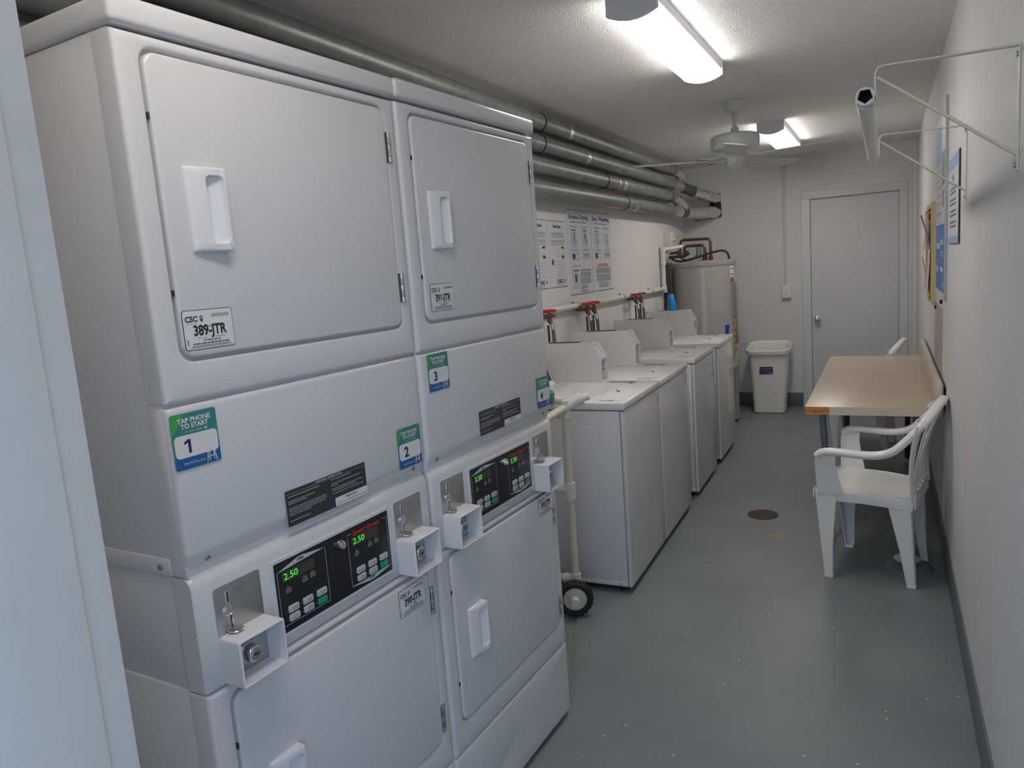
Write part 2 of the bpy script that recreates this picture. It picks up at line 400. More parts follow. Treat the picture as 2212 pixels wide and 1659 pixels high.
def asset_label(parent, a0, a1, b0, b1, num):
    b = MB(FACE_X @ Matrix.Translation((a0, b0, .0032))); W = a1-a0; H = b1-b0
    b.plate(0, W, 0, H, .006, 0, .0006, INK); b.plate(.0011, W-.0011, .0011, H-.0011, .005, .0006, .0009, PAPER); c = .0012
    b.text('CSC', .005, H-.0195, .0095, c, INK, 'l', .025, True)
    b.add([(.033, H-.012, c), (.038, H-.008, c), (.0415, H-.013, c), (.038, H-.016, c)], [(0, 1, 2, 3)], mat('logo_teal', (.10, .32, .36), .5))
    b.add([(.033, H-.0155, c), (.041, H-.0155, c), (.038, H-.022, c)], [(2, 1, 0)], mat('logo_navy', (.02, .05, .09), .5))
    x = W*.57
    while x < W*.93: l = rng.choice((.0006, .0009, .0013)); b.line(x, x+l, H-.014, .006, c, GREYINK); x += l+rng.choice((.0006, .0009))
    b.words(.005, .03, H-.0235, .0012, c, LGREY, rng)
    b.words(W*.22, W*.80, H-.0295, .0012, c, INK, rng)
    b.text(num, W*.52, H*.36, .0175, c, INK, 'c', W*.66, True)
    b.words(W*.26, W*.44, H*.28, .0012, c, GREYINK, rng); b.words(W*.6, W*.80, H*.28, .0012, c, GREYINK, rng)
    b.words(W*.36, W*.70, H*.20, .003, c, GREYINK, rng)
    b.words(W*.15, W*.88, H*.135, .0018, c, INK, rng); b.words(W*.13, W*.9, H*.09, .001, c, INK, rng); b.words(W*.10, W*.92, H*.055, .001, c, INK, rng)
    for k in range(4): b.line(.004, .0075, H*.14+k*.0025, .001, c, INK)
    o = b.build('asset_sticker', parent, smooth=0); o['label'] = 'white sticker printed '+num; return o
def tap_sticker(parent, a0, a1, b0, b1, num):
    W = a1-a0; H = b1-b0; b = MB(FACE_X @ Matrix.Translation((a0, b0, .0015)))
    b.plate(0, W, 0, H, .004, 0, .0006, TEAL); c = .0009
    b.add([(.001, H*.62, c), (.001, H-.002, c), (.003, H-.001, c), (W*.30, H-.001, c)], [(0, 3, 2, 1)], GREENP)
    b.add([(.001, .001, c), (W-.001, .001, c), (W-.001, H*.36, c), (.001, H*.24, c)], [(0, 1, 2, 3)], BLUEP)
    b.plate(W*.03, W*.97, H*.21, H*.61, .008, .0006, .0011, PAPER); c = .0014
    for t_, y_, w_ in (('TAP PHONE', H*.83, W*.72), ('TO START', H*.725, W*.60)): b.text(t_, W*.5, y_, H*.085, c, PAPER, 'c', w_, True)
    b.text('or scan code', W*.46, H*.655, H*.035, c, PAPER, 'c', W*.38)
    b.add([(W*.70, H*.65, c), (W*.76, H*.65, c), (W*.76, H*.68, c), (W*.70, H*.68, c)], [(0, 1, 2, 3)], PAPER)
    if num == '1': b.add([(W*.31, H*.28, c), (W*.37, H*.28, c), (W*.37, H*.53, c), (W*.31, H*.53, c), (W*.23, H*.49, c), (W*.23, H*.445, c), (W*.31, H*.475, c)], [(0, 1, 2, 3, 6), (3, 4, 5, 6)], NAVY)
    else: b.text(num, W*.33, H*.28, H*.25, c, NAVY, 'c', None, True)
    b.text('MyCSCGo.com', W*.40, H*.085, H*.042, c, PAPER, 'c', W*.46)
    # line drawing of a hand and phone
    for pts in (((.68, .02), (.71, .20)), ((.71, .20), (.77, .25)), ((.77, .25), (.86, .22)), ((.86, .22), (.90, .02)), ((.70, .12), (.88, .13)), ((.75, .22), (.74, .04)), ((.84, .22), (.84, .05))):
        (p, q), (r_, s_) = pts; d = Vector(((r_-p)*W, (s_-q)*H)).normalized()*.0008; nx, ny = -d.y, d.x
        b.add([(p*W-nx, q*H-ny, c), (r_*W-nx, s_*H-ny, c), (r_*W+nx, s_*H+ny, c), (p*W+nx, q*H+ny, c)], [(0, 1, 2, 3)], PAPER)
    o = b.build('tap_to_start_sticker', parent, smooth=0); o['label'] = 'green and blue TAP PHONE TO START sticker numbered '+num
def instruction_plate(parent, a0, a1, b0, b1):
    W = a1-a0; H = b1-b0; b = MB(FACE_X @ Matrix.Translation((a0, b0, .0015)))
    b.plate(0, W, 0, H, .003, 0, .0006, LGREY); b.plate(.001, W-.001, .001, H-.001, .003, .0006, .0008, mat('charcoal_plate', (.03, .031, .034), .35)); c = .0011
    b.line(.002, W-.002, H*.885, .0006, c, LGREY)
    b.text('OPERATING  INSTRUCTIONS', W*.52, H*.91, H*.055, c, LGREY, 'c', W*.33, True)
    for y_, x1_ in ((.80, .40), (.67, .34), (.61, .24), (.48, .47), (.42, .47), (.36, .46), (.30, .28), (.14, .26)): b.words(W*.03, W*x1_, H*y_, H*.022, c, LGREY, rng)
    for y_, x1_ in ((.82, .80), (.70, .93), (.64, .62), (.55, .95), (.49, .86), (.41, .95)): b.words(W*.54, W*x1_, H*y_, H*.022, c, LGREY, rng)
    b.plate(W*.57, W*.995, H*.02, H*.27, .002, .0008, .0012, PAPER); c = .0015
    b.text('IMPORTANT', W*.78, H*.17, H*.05, c, INK, 'c', W*.14, True); b.text('CLEAN LINT FILTER BEFORE EACH LOAD', W*.78, H*.07, H*.04, c, INK, 'c', W*.38)
    b.build('instruction_plate', parent, smooth=0)['label'] = 'charcoal plate of operating instructions'
def coin_unit(parent, a0):
    """steel plate with the coin slot above a white open coin box with its lock"""
    a1 = a0+.103; 
    b = MB(FACE_X); b.plate(a0, a1, .924, 1.014, .006, -.001, .0015, STEEL, .0004); c = .0018
    x = a0+.027
    b.plate(x-.0025, x+.0035, .979, 1.002, .002, .0015, .0030, CHROME); b.plate(x-.0010, x+.0018, .981, 1.000, .001, .003, .0032, CAVITY)
    b.sweep([(x, .981, .003), (x+.004, .975, .003), (x-.001, .970, .003)], (.004, .003), CHROME, (1, 0, 0))
    K = b.M; b.M = K @ Matrix.Translation((x-.002, .966, .0015)); b.lathe([(.0085, 0), (.0085, .004), (.007, .0045), (.0065, .003), (0, .003)], CHROME, 24); b.M = K
    b.plate(x-.001, x+.006, .932, .958, .002, .0015, .0035, CHROME); b.plate(x+.0002, x+.0032, .933, .957, .001, .0035, .0037, CAVITY)
    b.plate(a0+.045, a0+.068, .990, 1.001, .0055, .0015, .0017, GREYINK); b.plate(a0+.0455, a0+.0675, .9905, 1.0005, .005, .0017, .0018, STEEL)
    b.text('25¢', a0+.0565, .993, .005, .0019, GREYINK, 'c', .012)
    b.M = K @ Matrix.Translation((x+.004, .9285, .009)) @ Matrix.Rotation(-PI/2, 4, 'X')
    b.lathe([(.004, -.001), (.013, 0), (.0145, .002), (.0135, .003), (.010, .0015), (0, .0015)], CHROME, 24); b.M = K
    b.build('coin_slot_plate', parent)['label'] = 'brushed steel plate with coin slot'
    b = MB(FACE_X)
    B0, B1, OUT = .838, .926, .052
    b.ring((a0, a1+.001, B0, B1), (a0+.004, a1-.003, B0+.004, B1-.004), .005, .003, -.002, OUT, PLASTICW, .0025, .0008)
    b.plate(a0+.002, a1-.001, B0+.002, B1-.002, .002, -.002, .004, STEEL)
    # small raised pad on top of the box, under the coin return
    t = b.build('coin_box', parent)
    b = MB(FACE_X); K = b.M; cx, cz = a0+.047, (B0+B1)/2-.002
    b.M = K @ Matrix.Translation((cx, cz, .004))
    b.plate(-.018, .018, -.020, .020, .010, 0, .012, STEEL, .003); b.plate(-.0135, .0135, -.0155, .0155, .010, .012, .030, CHROME, .005)
    b.M = K @ Matrix.Translation((cx, cz, .0335)); b.lathe([(.0115, 0), (.0115, .0022), (.010, .003), (.0095, .0016), (0, .0016)], STEEL, 24)
    b.plate(-.006, .006, -.0016, .0016, .0015, .0016, .0022, CAVITY)
    b.build('coin_box_lock', t)
def sub_panel(b, a0, upper, c):
    w_, z0, z1 = .131, .878, .994
    # thin silver frame
    for A in ((a0, a0+w_, z0, z0+.0011), (a0, a0+.0011, z0, z1-.006), (a0+w_-.0011, a0+w_, z0, z1)): b.line(A[0], A[1], A[2], A[3]-A[2], c, LGREY)
    if upper:
        b.add([(a0, z1-.006, c), (a0+.012, z1-.006, c), (a0+w_-.001, z1, c), (a0+w_*.52, z1+.0075, c), (a0+w_*.42, z1+.0070, c)], [(0, 1, 2, 3, 4)], KEYG)
        b.text('UPPER', a0+w_*.48, z1-.0005, .005, c+.0002, INK, 'c', .018, True)
    else:
        b.line(a0, a0+.012, z1-.0011, .0011, c, LGREY); b.line(a0+w_-.014, a0+w_, z1-.0011, .0011, c, LGREY)
        b.add([(a0, z0, c), (a0+w_*.45, z0-.0085, c), (a0+w_*.55, z0-.0085, c), (a0+w_, z0, c), (a0+w_-.01, z0+.003, c)], [(0, 1, 2, 3, 4)], KEYG)
        b.text('LOWER', a0+w_*.5, z0-.005, .005, c+.0002, INK, 'c', .018, True)
        b.text('Speed Queen', a0+w_*.46, z1-.006, .0095, c+.0004, REDP, 'c', .088, True, .22)
    b.plate(a0+.012, a0+.098, z1-.030, z1-.009, .001, c-.0003, c+.0002, LEDOFF)
    b.text('2.50', a0+.016, z1-.026, .0135, c+.0006, LED, 'l', .036)
    for x_, y_ in ((.022, .945), (.066, .950), (.088, .951)):
        b.line(a0+x_, a0+x_+.002, y_+.009, .0015, c, KEYG); b.words(a0+x_-.003, a0+x_+.008, y_+.004, .0016, c, LGREY, rng); b.words(a0+x_-.005, a0+x_+.010, y_, .0014, c, LGREY, rng); b.words(a0+x_-.005, a0+x_+.010, y_-.004, .0014, c, LGREY, rng)
def keys(parent, a0):
    for r_ in range(2):
        for k in range(3):
            x = a0+.018+k*.0385; z = .9035-r_*.0175
            b = MB(FACE_X); green = (r_ == 1 and k == 2)
            b.plate(x, x+.027, z-.0035, z+.0105, .003, .0035, .0058, KEYGREEN if green else KEYG, .0008)
            if not green: b.words(x+.009, x+.023, z+.0045, .0016, .0061, GREYINK, rng); b.words(x+.009, x+.023, z+.0005, .0016, .0061, GREYINK, rng); b.line(x+.0035, x+.0045, z, .006, .0061, GREYINK)
            b.line(x-.0055, x-.0035, z+.002, .002, .0042, GREYINK)
            o = b.build('start_button' if green else 'selection_button', parent)
            if green: o['label'] = 'green start button'

def dryer(n, label, out, taps, labs, blk):
    t = thing('stacked_dryer', label, 'dryer', dpos(n, out), -DA)
    b = MB()                                      # sheet-metal body
    b.box(-.71, -.012, .003, DW-.003, 1.046, 1.937, ENAMEL, .004); b.box(-.71, -.012, .007, DW-.007, .83, 1.05, ENAMEL, .003); b.box(-.71, -.012, .003, DW-.003, .02, .833, ENAMEL, .004)
    b.box(-.70, -.050, .0005, .0040, 1.048, 1.078, ENAMEL, .0012)                              # lap strip with its bolt
    K = b.M; b.M = Matrix.Translation((-.075, .001, 1.062)) @ Matrix.Rotation(PI/2, 4, 'X'); b.lathe([(.006, 0), (.006, .003), (.004, .0045), (0, .0045)], HINGEM, 6); b.M = K
    b.box(-.66, -.06, .04, DW-.04, 0, .022, CAVITY)
    b.build('cabinet', t)
    b = MB(); b.box(-.712, .008, -.003, DW+.001, 1.9385, 1.984, ENAMEL, .011, 4); b.build('top_lid', t)
    def front(z0, z1, D, name='front_frame'):
        b = MB(FACE_X); b.ring((.0015, DW-.0015, z0, z1), D, .004, .026, -.05, 0, ENAMEL, .009, .006)
        b.plate(D[0]-.01, D[1]+.01, D[2]-.01, D[3]+.01, .01, -.05, -.016, CAVITY)
        for zz in (D[3]-.11, D[2]+.11): b.plate(D[0]-.001, D[0]+.005, zz, zz+.010, .001, -.012, -.001, CAVITY)
        b.build(name, t)
    D1 = (.044, .644, 1.412, 1.914); D2 = (.046, .648, .341, .817)
    front(1.3455, 1.9335, D1); front(.267, .8325, D2)
    for D, hh in ((D1, (.090, .164, 1.592, 1.735)), (D2, (.105, .181, .499, .640))):
        b = MB(FACE_X); b.plate(D[0]+.004, D[1]-.004, D[2]+.006, D[3]-.006, .024, -.016, .003, ENAMEL, .005, 8)
        d = b.build('upper_door' if D is D1 else 'lower_door', t); handle(d, *hh)
    for z0, z1 in ((1.790, 1.857), (1.472, 1.539), (.693, .762), (.371, .443)): hinge(t, .6475, z0, z1)
    # access panel between the two drums, lower lip folded back
    b = MB()
    prof = [(-.045, 1.341), (-.008, 1.341), (-.0035, 1.3395), (-.0008, 1.336), (0, 1.331), (0, 1.092), (-.002, 1.084), (-.014, 1.056), (-.020, 1.050), (-.045, 1.050)]
    b.loft([[(max(x, -.045) if x <= -.04 else x-d, y, z) for x, z in prof] for y, d in ((.0015, .010), (.0035, .005), (.009, .0008), (.013, 0), (DW-.013, 0), (DW-.009, .0008), (DW-.0035, .005), (DW-.0015, .010))], ENAMEL, True, True)
    for u in (.045, DW-.045):
        K = b.M; b.M = Matrix.Translation((-.008, u, 1.070)) @ Matrix.Rotation(PI/2+.43, 4, 'Y'); b.lathe([(.0055, 0), (.0055, .0015), (.0035, .0028), (0, .0028)], HINGEM, 16); b.M = K
    b.build('access_panel', t)
    # console
    b = MB()
    prof = [(-.05, 1.0455), (-.018, 1.0455), (-.009, 1.043), (-.003, 1.036), (0, 1.028), (0, .842), (-.004, .836), (-.05, .836)]
    b.loft([[(x-(d if x > -.04 else 0), y, z) for x, z in prof] for y, d in ((.002, .006), (.006, .0015), (.012, 0), (DW-.012, 0), (DW-.006, .0015), (DW-.002, .006))], ENAMEL, True, True)
    b.build('console', t)
    b = MB(FACE_X)
    b.plate(.165, .519, .858, 1.014, .004, -.001, .0028, ENAMEL, .0015); b.plate(.173, .512, .865, 1.0065, .002, .0028, .0034, BLACK); c = .0038
    sub_panel(b, .178, True, c); sub_panel(b, .376, False, c)
    cp = b.build('control_panel', t, smooth=0); cp['label'] = 'black control panel with two green price displays'
    keys(cp, .178); keys(cp, .376)
    b = MB(FACE_X @ Matrix.Translation((.350, .984, .0034))); b.lathe([(.011, 0), (.0105, .008), (.0085, .013), (.006, .0135), (.0055, .0125), (.0035, .0125), (.003, .0135), (0, .0135)], CHROME, 28); b.build('key_lock', cp)
    coin_unit(t, .038); coin_unit(t, .539)
    b = MB(FACE_X); b.ring((.0015, DW-.0015, .018, .2635), (.2, .21, .1, .11), .004, .003, -.04, 0, ENAMEL, .008, .001); b.plate(.19, .22, .09, .12, .001, -.04, -.0003, ENAMEL); b.build('kick_panel', t)
    for A, num in labs: asset_label(t, *A, num)
    for A, num in taps: tap_sticker(t, *A, num)
    instruction_plate(t, *blk)
    return t
dryer(0, 'tall white stacked dryer nearest the camera, with stickers 1 and 2', 0,
      [((.003, .093, 1.235, 1.329), '1'), ((.577, .664, 1.082, 1.178), '2')], [((.051, .153, 1.430, 1.497), '389-JTR'), ((.522, .622, .735, .802), '390-JTR')], (.222, .457, 1.063, 1.136))
dryer(1, 'second tall white stacked dryer, beside the washers, with stickers 3 and 4', .006,
      [((.030, .118, 1.243, 1.337), '3'), ((.592, .680, 1.092, 1.188), '4')], [((.066, .168, 1.440, 1.508), '391-JTR'), ((.542, .641, .751, .817), '392-JTR')], (.243, .479, 1.083, 1.153))

# ================================================================ WASHERS
WW = .651
def washer_proto():
    t = thing('washing_machine', '', 'washing machine')
    b = MB(); b.box(-.69, -.0215, .002, WW-.002, .034, .872, ENAMEL2, .004, 2)
    b.box(-.66, -.045, -.0006, .004, .062, .80, ENAMEL2, .001); b.box(-.69, -.02, -.0012, .004, .036, .056, ENAMEL2, .001)
    K = b.M; b.M = Matrix.Translation((-.055, -.001, .047)) @ Matrix.Rotation(PI/2, 4, 'X'); b.lathe([(.005, 0), (.005, .002), (0, .003)], HINGEM, 8); b.M = K
    b.box(-.64, -.03, .03, WW-.03, .012, .036, CAVITY)
    b.build('cabinet', t)
    b = MB(); b.box(-.0205, 0, .002, WW-.002, .030, .872, ENAMEL2, .0095, 4); b.build('front_panel', t)
    for x_ in (-.06, -.63):
        for y_ in (.05, WW-.05):
            b = MB(); b.lathe([(.020, 0), (.022, .004), (.018, .012), (.008, .014), (.008, .036)], BLACKM, 16, (x_, y_, 0)); b.build('foot', t)
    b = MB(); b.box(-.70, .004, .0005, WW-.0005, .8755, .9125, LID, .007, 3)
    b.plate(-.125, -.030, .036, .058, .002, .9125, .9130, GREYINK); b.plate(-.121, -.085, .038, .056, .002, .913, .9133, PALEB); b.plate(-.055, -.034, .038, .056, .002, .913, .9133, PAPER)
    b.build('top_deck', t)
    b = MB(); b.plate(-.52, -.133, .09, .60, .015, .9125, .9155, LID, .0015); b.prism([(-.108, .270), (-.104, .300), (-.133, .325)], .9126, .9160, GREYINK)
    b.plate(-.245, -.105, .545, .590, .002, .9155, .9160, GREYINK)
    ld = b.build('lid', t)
    r2 = random.Random(5)
    for k in range(9): b2 = None
    # console across the back with its dark face
    b = MB(); P = [(-.70, .912), (-.545, .912), (-.565, .93), (-.61, 1.05), (-.63, 1.062), (-.70, 1.062)]
    b.loft([[(x, y, z) for x, z in P] for y in (.01, .545)], PLASTICW, True, True)
    P = [(-.5655, .935), (-.6065, 1.043), (-.6115, 1.041), (-.571, .933)]
    b.loft([[(x+.002, y, z+.001) for x, z in P] for y in (.035, .53)], BLACK, True, True)
    b.build('control_console', t)
    # coin meter case
    b = MB(); P = [(-.70, .9125), (-.287, .9125), (-.287, 1.045), (-.332, 1.128), (-.70, 1.128)]; Q = [(-.70, .9125), (-.312, .9125), (-.312, 1.040), (-.352, 1.112), (-.70, 1.112)]
    y0, y1 = .568, .668
    for a, c_ in ((y0, y0+.005), (y1-.005, y1)): b.loft([[(x, y, z) for x, z in P] for y in (a, c_)], ENAMEL2, True, True)
    b.loft([[(x, y, z) for x, z in Q] for y in (y0+.004, y1-.004)], ENAMEL2, True, True)
    b.box(-.70, -.345, y0+.001, y1-.001, 1.112, 1.128, ENAMEL2); b.box(-.322, -.2875, y0+.003, y1-.003, 1.033, 1.045, ENAMEL2)
    b.box(-.60, -.42, y0+.02, y1-.02, 1.128, 1.1286, INK)
    b.box(-.300, -.284, y0-.001, y1+.001, .9125, .920, ENAMEL2, .002)
    mc = b.build('coin_meter_case', t)
    b = MB(); b.box(-.314, -.306, y0+.022, y1-.022, .955, 1.005, STEEL, .001); b.box(-.312, -.285, y0+.030, y1-.030, .975, .981, STEEL, .001); b.build('coin_slide', mc)
    b = MB(FACE_X @ Matrix.Translation((.57, .79, .0002)))
    b.plate(0, .052, 0, .070, .003, 0, .0005, PAPER); c = .0008
    b.text('CSC', .004, .058, .007, c, INK, 'l', .018, True)
    for y_ in (.046, .036, .016, .010): b.words(.004, .048, y_, .003, c, GREYINK, r2)
    b.text('JTR', .026, .022, .011, c, INK, 'c', .030)
    b.build('asset_sticker', t, smooth=0)['label'] = 'small white printed sticker'
    return t
wy = [3.119, 3.770, 4.635, 5.473]
wl_ = ['white top-loading washing machine nearest the dryers, printed notes on its lid', 'second white washing machine from the dryers, tight against the first one',
       'third white washing machine from the dryers, a gap on both sides of it', 'last white washing machine, in front of the water heater']
proto = washer_proto()
machines = [proto]+[copy_tree(proto) for _ in range(3)]
for i in range(4):
    o = machines[i]
    o.location = (-1.0554-.0189*(wy[i]-wy[0]), wy[i], 0); o.rotation_euler = (0, 0, .0189)
    o['label'] = wl_[i]; o['group'] = 'row of white washing machines'
    if i == 0:
        r2 = random.Random(9)
        # the print runs along the machine's width
        b2 = MB(Matrix(((0, -1, 0, -.16), (1, 0, 0, .13), (0, 0, 1, .9157), (0, 0, 0, 1))))
        b2.plate(0, .41, 0, .29, .01, -.0002, -.0001, LID)
        for k in range(9): b2.words(0, .40-.03*(k % 2), .01+k*.033, .007, 0, LGREY, r2)
        b2.build('printed_notes', o, smooth=0)['label'] = 'faint grey instructions printed on the lid'

# ================================================================ PVC CART between dryer and first washer
t = thing('pipe_cart', 'cream plastic pipe cart with black wheels parked between dryer and washer', 'cart', (-1.25, 2.86, 0))
b = MB()
b.tube([(.0, .05, .10), (.0, .05, .955)], .017, PVC, 14); b.tube([(-.42, .05, .10), (-.42, .05, .955)], .017, PVC, 14)
b.tube([(-.42, .05, .955), (.0, .05, .955)], .017, PVC, 14); b.tube([(.0, .05, .14), (-.42, .05, .14)], .017, PVC, 14)
b.tube([(.0, .05, .56), (-.42, .05, .56)], .015, PVC, 14)
b.tube([(-.42, -.50, .20), (-.42, .05, .20)], .017, PVC, 14); b.tube([(-.42, -.50, .10), (.0, -.50, .10)], .017, PVC, 14)
b.tube([(.0, -.50, .10), (.0, -.50, .90)], .017, PVC, 14); b.tube([(-.42, -.50, .10), (-.42, -.50, .90)], .017, PVC, 14)
b.tube([(.0, -.50, .90), (.0, .05, .93)], .017, PVC, 14); b.tube([(-.42, -.50, .90), (-.42, .05, .93)], .017, PVC, 14)
b.build('frame', t)
for zz, ax in ((.93, 0), (.56, 1), (.14, 1)):
    b = MB(); b.tube([(0, .05, zz-.045), (0, .05, zz+.03)], .024, PVCW, 16); b.tube([(-.055, .05, zz), (0, .05, zz)], .023, PVCW, 16)
    if ax == 0: b.tube([(-.02, .0, .905), (0, .05, .93), (.045, .085, .955), (.06, .10, .96)], [.022, .026, .026, .028], PVCW, 16); b.tube([(.058, .098, .96), (.085, .12, .968)], .017, PVCW, 14)
    b.build('pipe_fitting', t)
for x_ in (0.02, -.44):
    b = MB(Matrix.Translation((x_, -.02, .084)) @ Matrix.Rotation(-1.15, 4, 'Z') @ Matrix.Rotation(PI/2, 4, 'Y'))
    n = 40
    prof = [(.052, -.018), (.070, -.022), (.078, -.016), (.081, -.006), (.081, .006), (.078, .016), (.070, .022), (.052, .018)]
    b.lathe(prof, BLACKM, n, caps=False); b.loft([[(.052*math.cos(k*2*PI/n), .052*math.sin(k*2*PI/n), z) for k in range(n)] for z in (.018, -.018)], BLACKM)
    for k in range(20):
        a = k*2*PI/20; c_, s_ = math.cos(a), math.sin(a)
        b.add([(.080*c_-.004*s_, .080*s_+.004*c_, -.015), (.080*c_+.004*s_, .080*s_-.004*c_, -.015), (.0825*c_+.004*s_, .0825*s_-.004*c_, .015), (.0825*c_-.004*s_, .0825*s_+.004*c_, .015)], [(0, 1, 2, 3)], BLACKM)
    wh = b.build('wheel', t)
    b = MB(b.M); b.lathe([(.052, -.012), (.050, -.004), (.020, -.006), (.020, .006), (.050, .008), (.052, .014)], PVC, 32)
    for k in range(6):
        a = k*PI/3; b.sweep([(.018*math.cos(a), .018*math.sin(a), .010), (.050*math.cos(a), .050*math.sin(a), .010)], (.006, .008), PVC, (-math.sin(a), math.cos(a), 0))
    b.tube([(0, 0, -.02), (0, 0, .062)], .019, PVCW, 18)
    b.build('hub', wh)
b = MB(); b.lathe([(.0, 0), (.045, 0), (.05, .01), (.05, .045), (.045, .05), (.0, .05)], mat('teal_cap', (.05, .22, .21), .4), 24, (-1.335, 2.88, .955))
o = b.build('pipe_cap', t); o.matrix_parent_inverse = Matrix.Translation((1.25, -2.86, 0)); o['label'] = 'round teal cap'

# ================================================================ DUCTS
def duct(z, y1, x, label, bands, tapes, tail, rad=.050):
    t = thing('exhaust_duct', label, 'duct', (x, .42, z), group='dryer exhaust ducts along the left wall')
    b = MB(Matrix.Translation((-x, -.42, -z)))
    b.tube([(x, .40, z), (x, y1, z)], rad, GALV, 24); 
    b.tube([(x-.0, .42, z+.0), (x, y1, z)], .001, GALV, 4); b.build('pipe', t)
    for yb in bands:
        b = MB(Matrix.Translation((-x, -.42, -z))); b.tube([(x, yb-.006, z), (x, yb+.006, z)], rad+.003, BLACKM, 24); b.build('strap', t)
    for yb, wd in tapes:
        b = MB(Matrix.Translation((-x, -.42, -z))); b.tube([(x, yb-wd/2, z), (x, yb+wd/2, z)], rad+.002, FOIL, 24); b.build('tape_band', t)
    for name, m, pts, r_ in tail:
        b = MB(Matrix.Translation((-x, -.42, -z)))
        P = []; 
        for k in range(len(pts)-1):
            for j in range(6): P.append(Vector(pts[k]).lerp(Vector(pts[k+1]), j/6))
        P.append(Vector(pts[-1]))
        for _ in range(2): P = [P[0]]+[(P[i-1]+P[i]*2+P[i+1])/4 for i in range(1, len(P)-1)]+[P[-1]]
        rr = [r_*(1+(.06*math.sin(i*2.2) if m in (FOIL, FOILP) else 0)) for i in range(len(P))]
        b.tube(P, rr, m, 24); b.build(name, t)
    return t
X1 = -1.745
duct(2.352, 6.95, X1, 'uppermost galvanised exhaust duct, close under the ceiling', [3.95], [(4.35, .05), (6.6, .02)],
     [('foil_elbow', FOIL, [(X1, 6.93, 2.352), (X1+.03, 7.05, 2.335), (-1.74, 7.15, 2.27)], .05)])
duct(2.232, 6.93, X1, 'second galvanised exhaust duct from the ceiling', [3.93], [(4.62, .05), (6.45, .015)],
     [('foil_elbow', FOIL, [(X1, 6.91, 2.232), (X1+.015, 7.08, 2.222)], .053), ('dark_sleeve', DUCTG, [(X1+.015, 7.07, 2.222), (-1.66, 7.32, 2.18)], .050),
      ('foil_sleeve', FOIL, [(-1.662, 7.31, 2.182), (-1.59, 7.52, 2.145)], .054), ('foil_elbow', FOILP, [(-1.593, 7.51, 2.147), (-1.535, 7.65, 2.125), (-1.53, 7.80, 2.12)], .056)])
duct(2.112, 6.86, X1, 'third galvanised exhaust duct from the ceiling', [4.98, 6.72], [(5.22, .02), (5.36, .09)],
     [('foil_elbow', FOIL, [(X1, 6.85, 2.112), (X1+.01, 7.02, 2.09), (-1.71, 7.14, 2.03)], .05)])
duct(1.985, 6.88, X1, 'lowest galvanised exhaust duct, above the posters', [5.42], [(5.64, .06), (6.84, .02)],
     [('foil_elbow', FOIL, [(X1, 6.86, 1.985), (X1+.008, 7.06, 1.985)], .052), ('dark_sleeve', DUCTG, [(X1+.008, 7.05, 1.985), (-1.712, 7.20, 1.985)], .050),
      ('foil_sleeve', FOILP, [(-1.713, 7.19, 1.985), (-1.66, 7.35, 1.99), (-1.60, 7.50, 1.99)], .056), ('foil_elbow', FOILP, [(-1.603, 7.49, 1.99), (-1.545, 7.64, 1.988), (-1.535, 7.80, 1.985)], .058)])
# rough hole in the far wall around the two outlets (edge of broken plaster)
b = MB(FACE_NY @ Matrix.Translation((0, 0, -YF)))
r4 = random.Random(4)
def ragged(a0, a1, b0, b1, j): 
    P = rrect(a0, a1, b0, b1, .02, 5); return [(x+r4.uniform(-j, j), y+r4.uniform(-j, j)) for x, y in P]
b.prism(ragged(-1.60, -1.480, 1.93, 2.175, .005), 0, .002, CAVITY); struct(b, 'trim_4', smooth=0)
b = MB(FACE_NY @ Matrix.Translation((0, 0, -YF)))
b.tube([(-1.735, 1.925, .004), (-1.63, 1.928, .004), (-1.53, 1.93, .004)], .0025, BLACKM, 6); b.tube([(-1.735, 1.925, 0), (-1.735, 1.925, .015)], .008, BLACKM, 8); b.tube([(-1.53, 1.93, 0), (-1.53, 1.93, .015)], .007, BLACKM, 8)
tag(b.build('wire'), 'short black wire between two nails on the far wall under the ducts', 'wire')

# ================================================================ LEFT WALL: pipe, valves, posters
b = MB()
P = [(XL+.032, 2.2, 1.285), (XL+.032, 4.6, 1.285), (XL+.032, 6.72, 1.285)]
b.tube(P, .019, PVCW, 14); b.tube([(XL+.032, 6.72, 1.27), (XL+.032, 6.72, 1.60), (XL+.032, 6.73, 1.635)], .019, PVCW, 14); b.tube([(XL+.032, 6.72, 1.640), (XL+.18, 6.86, 1.66)], .017, PVCW, 14)
for p in ((XL+.032, 6.72, 1.285), (XL+.032, 6.72, 1.53), (XL+.032, 6.72, 1.635)): b.tube([(p[0], p[1], p[2]-.03), (p[0], p[1], p[2]+.03)], .025, PVCW, 14)
for y_ in (2.5, 4.55, 5.52, 6.3): b.box(XL, XL+.012, y_-.008, y_+.008, 1.26, 1.312, GALV); b.tube([(XL+.032, y_-.008, 1.285), (XL+.032, y_+.008, 1.285)], .021, GALV, 14)
tag(b.build('water_pipe'), 'white plastic water pipe running along the left wall behind the washers', 'pipe')
def bez(p0, p1, p2, p3, n=14):
    p0, p1, p2, p3 = map(Vector, (p0, p1, p2, p3)); return [p0*(1-t)**3+p1*3*t*(1-t)**2+p2*3*t*t*(1-t)+p3*t**3 for t in [i/n for i in range(n+1)]]
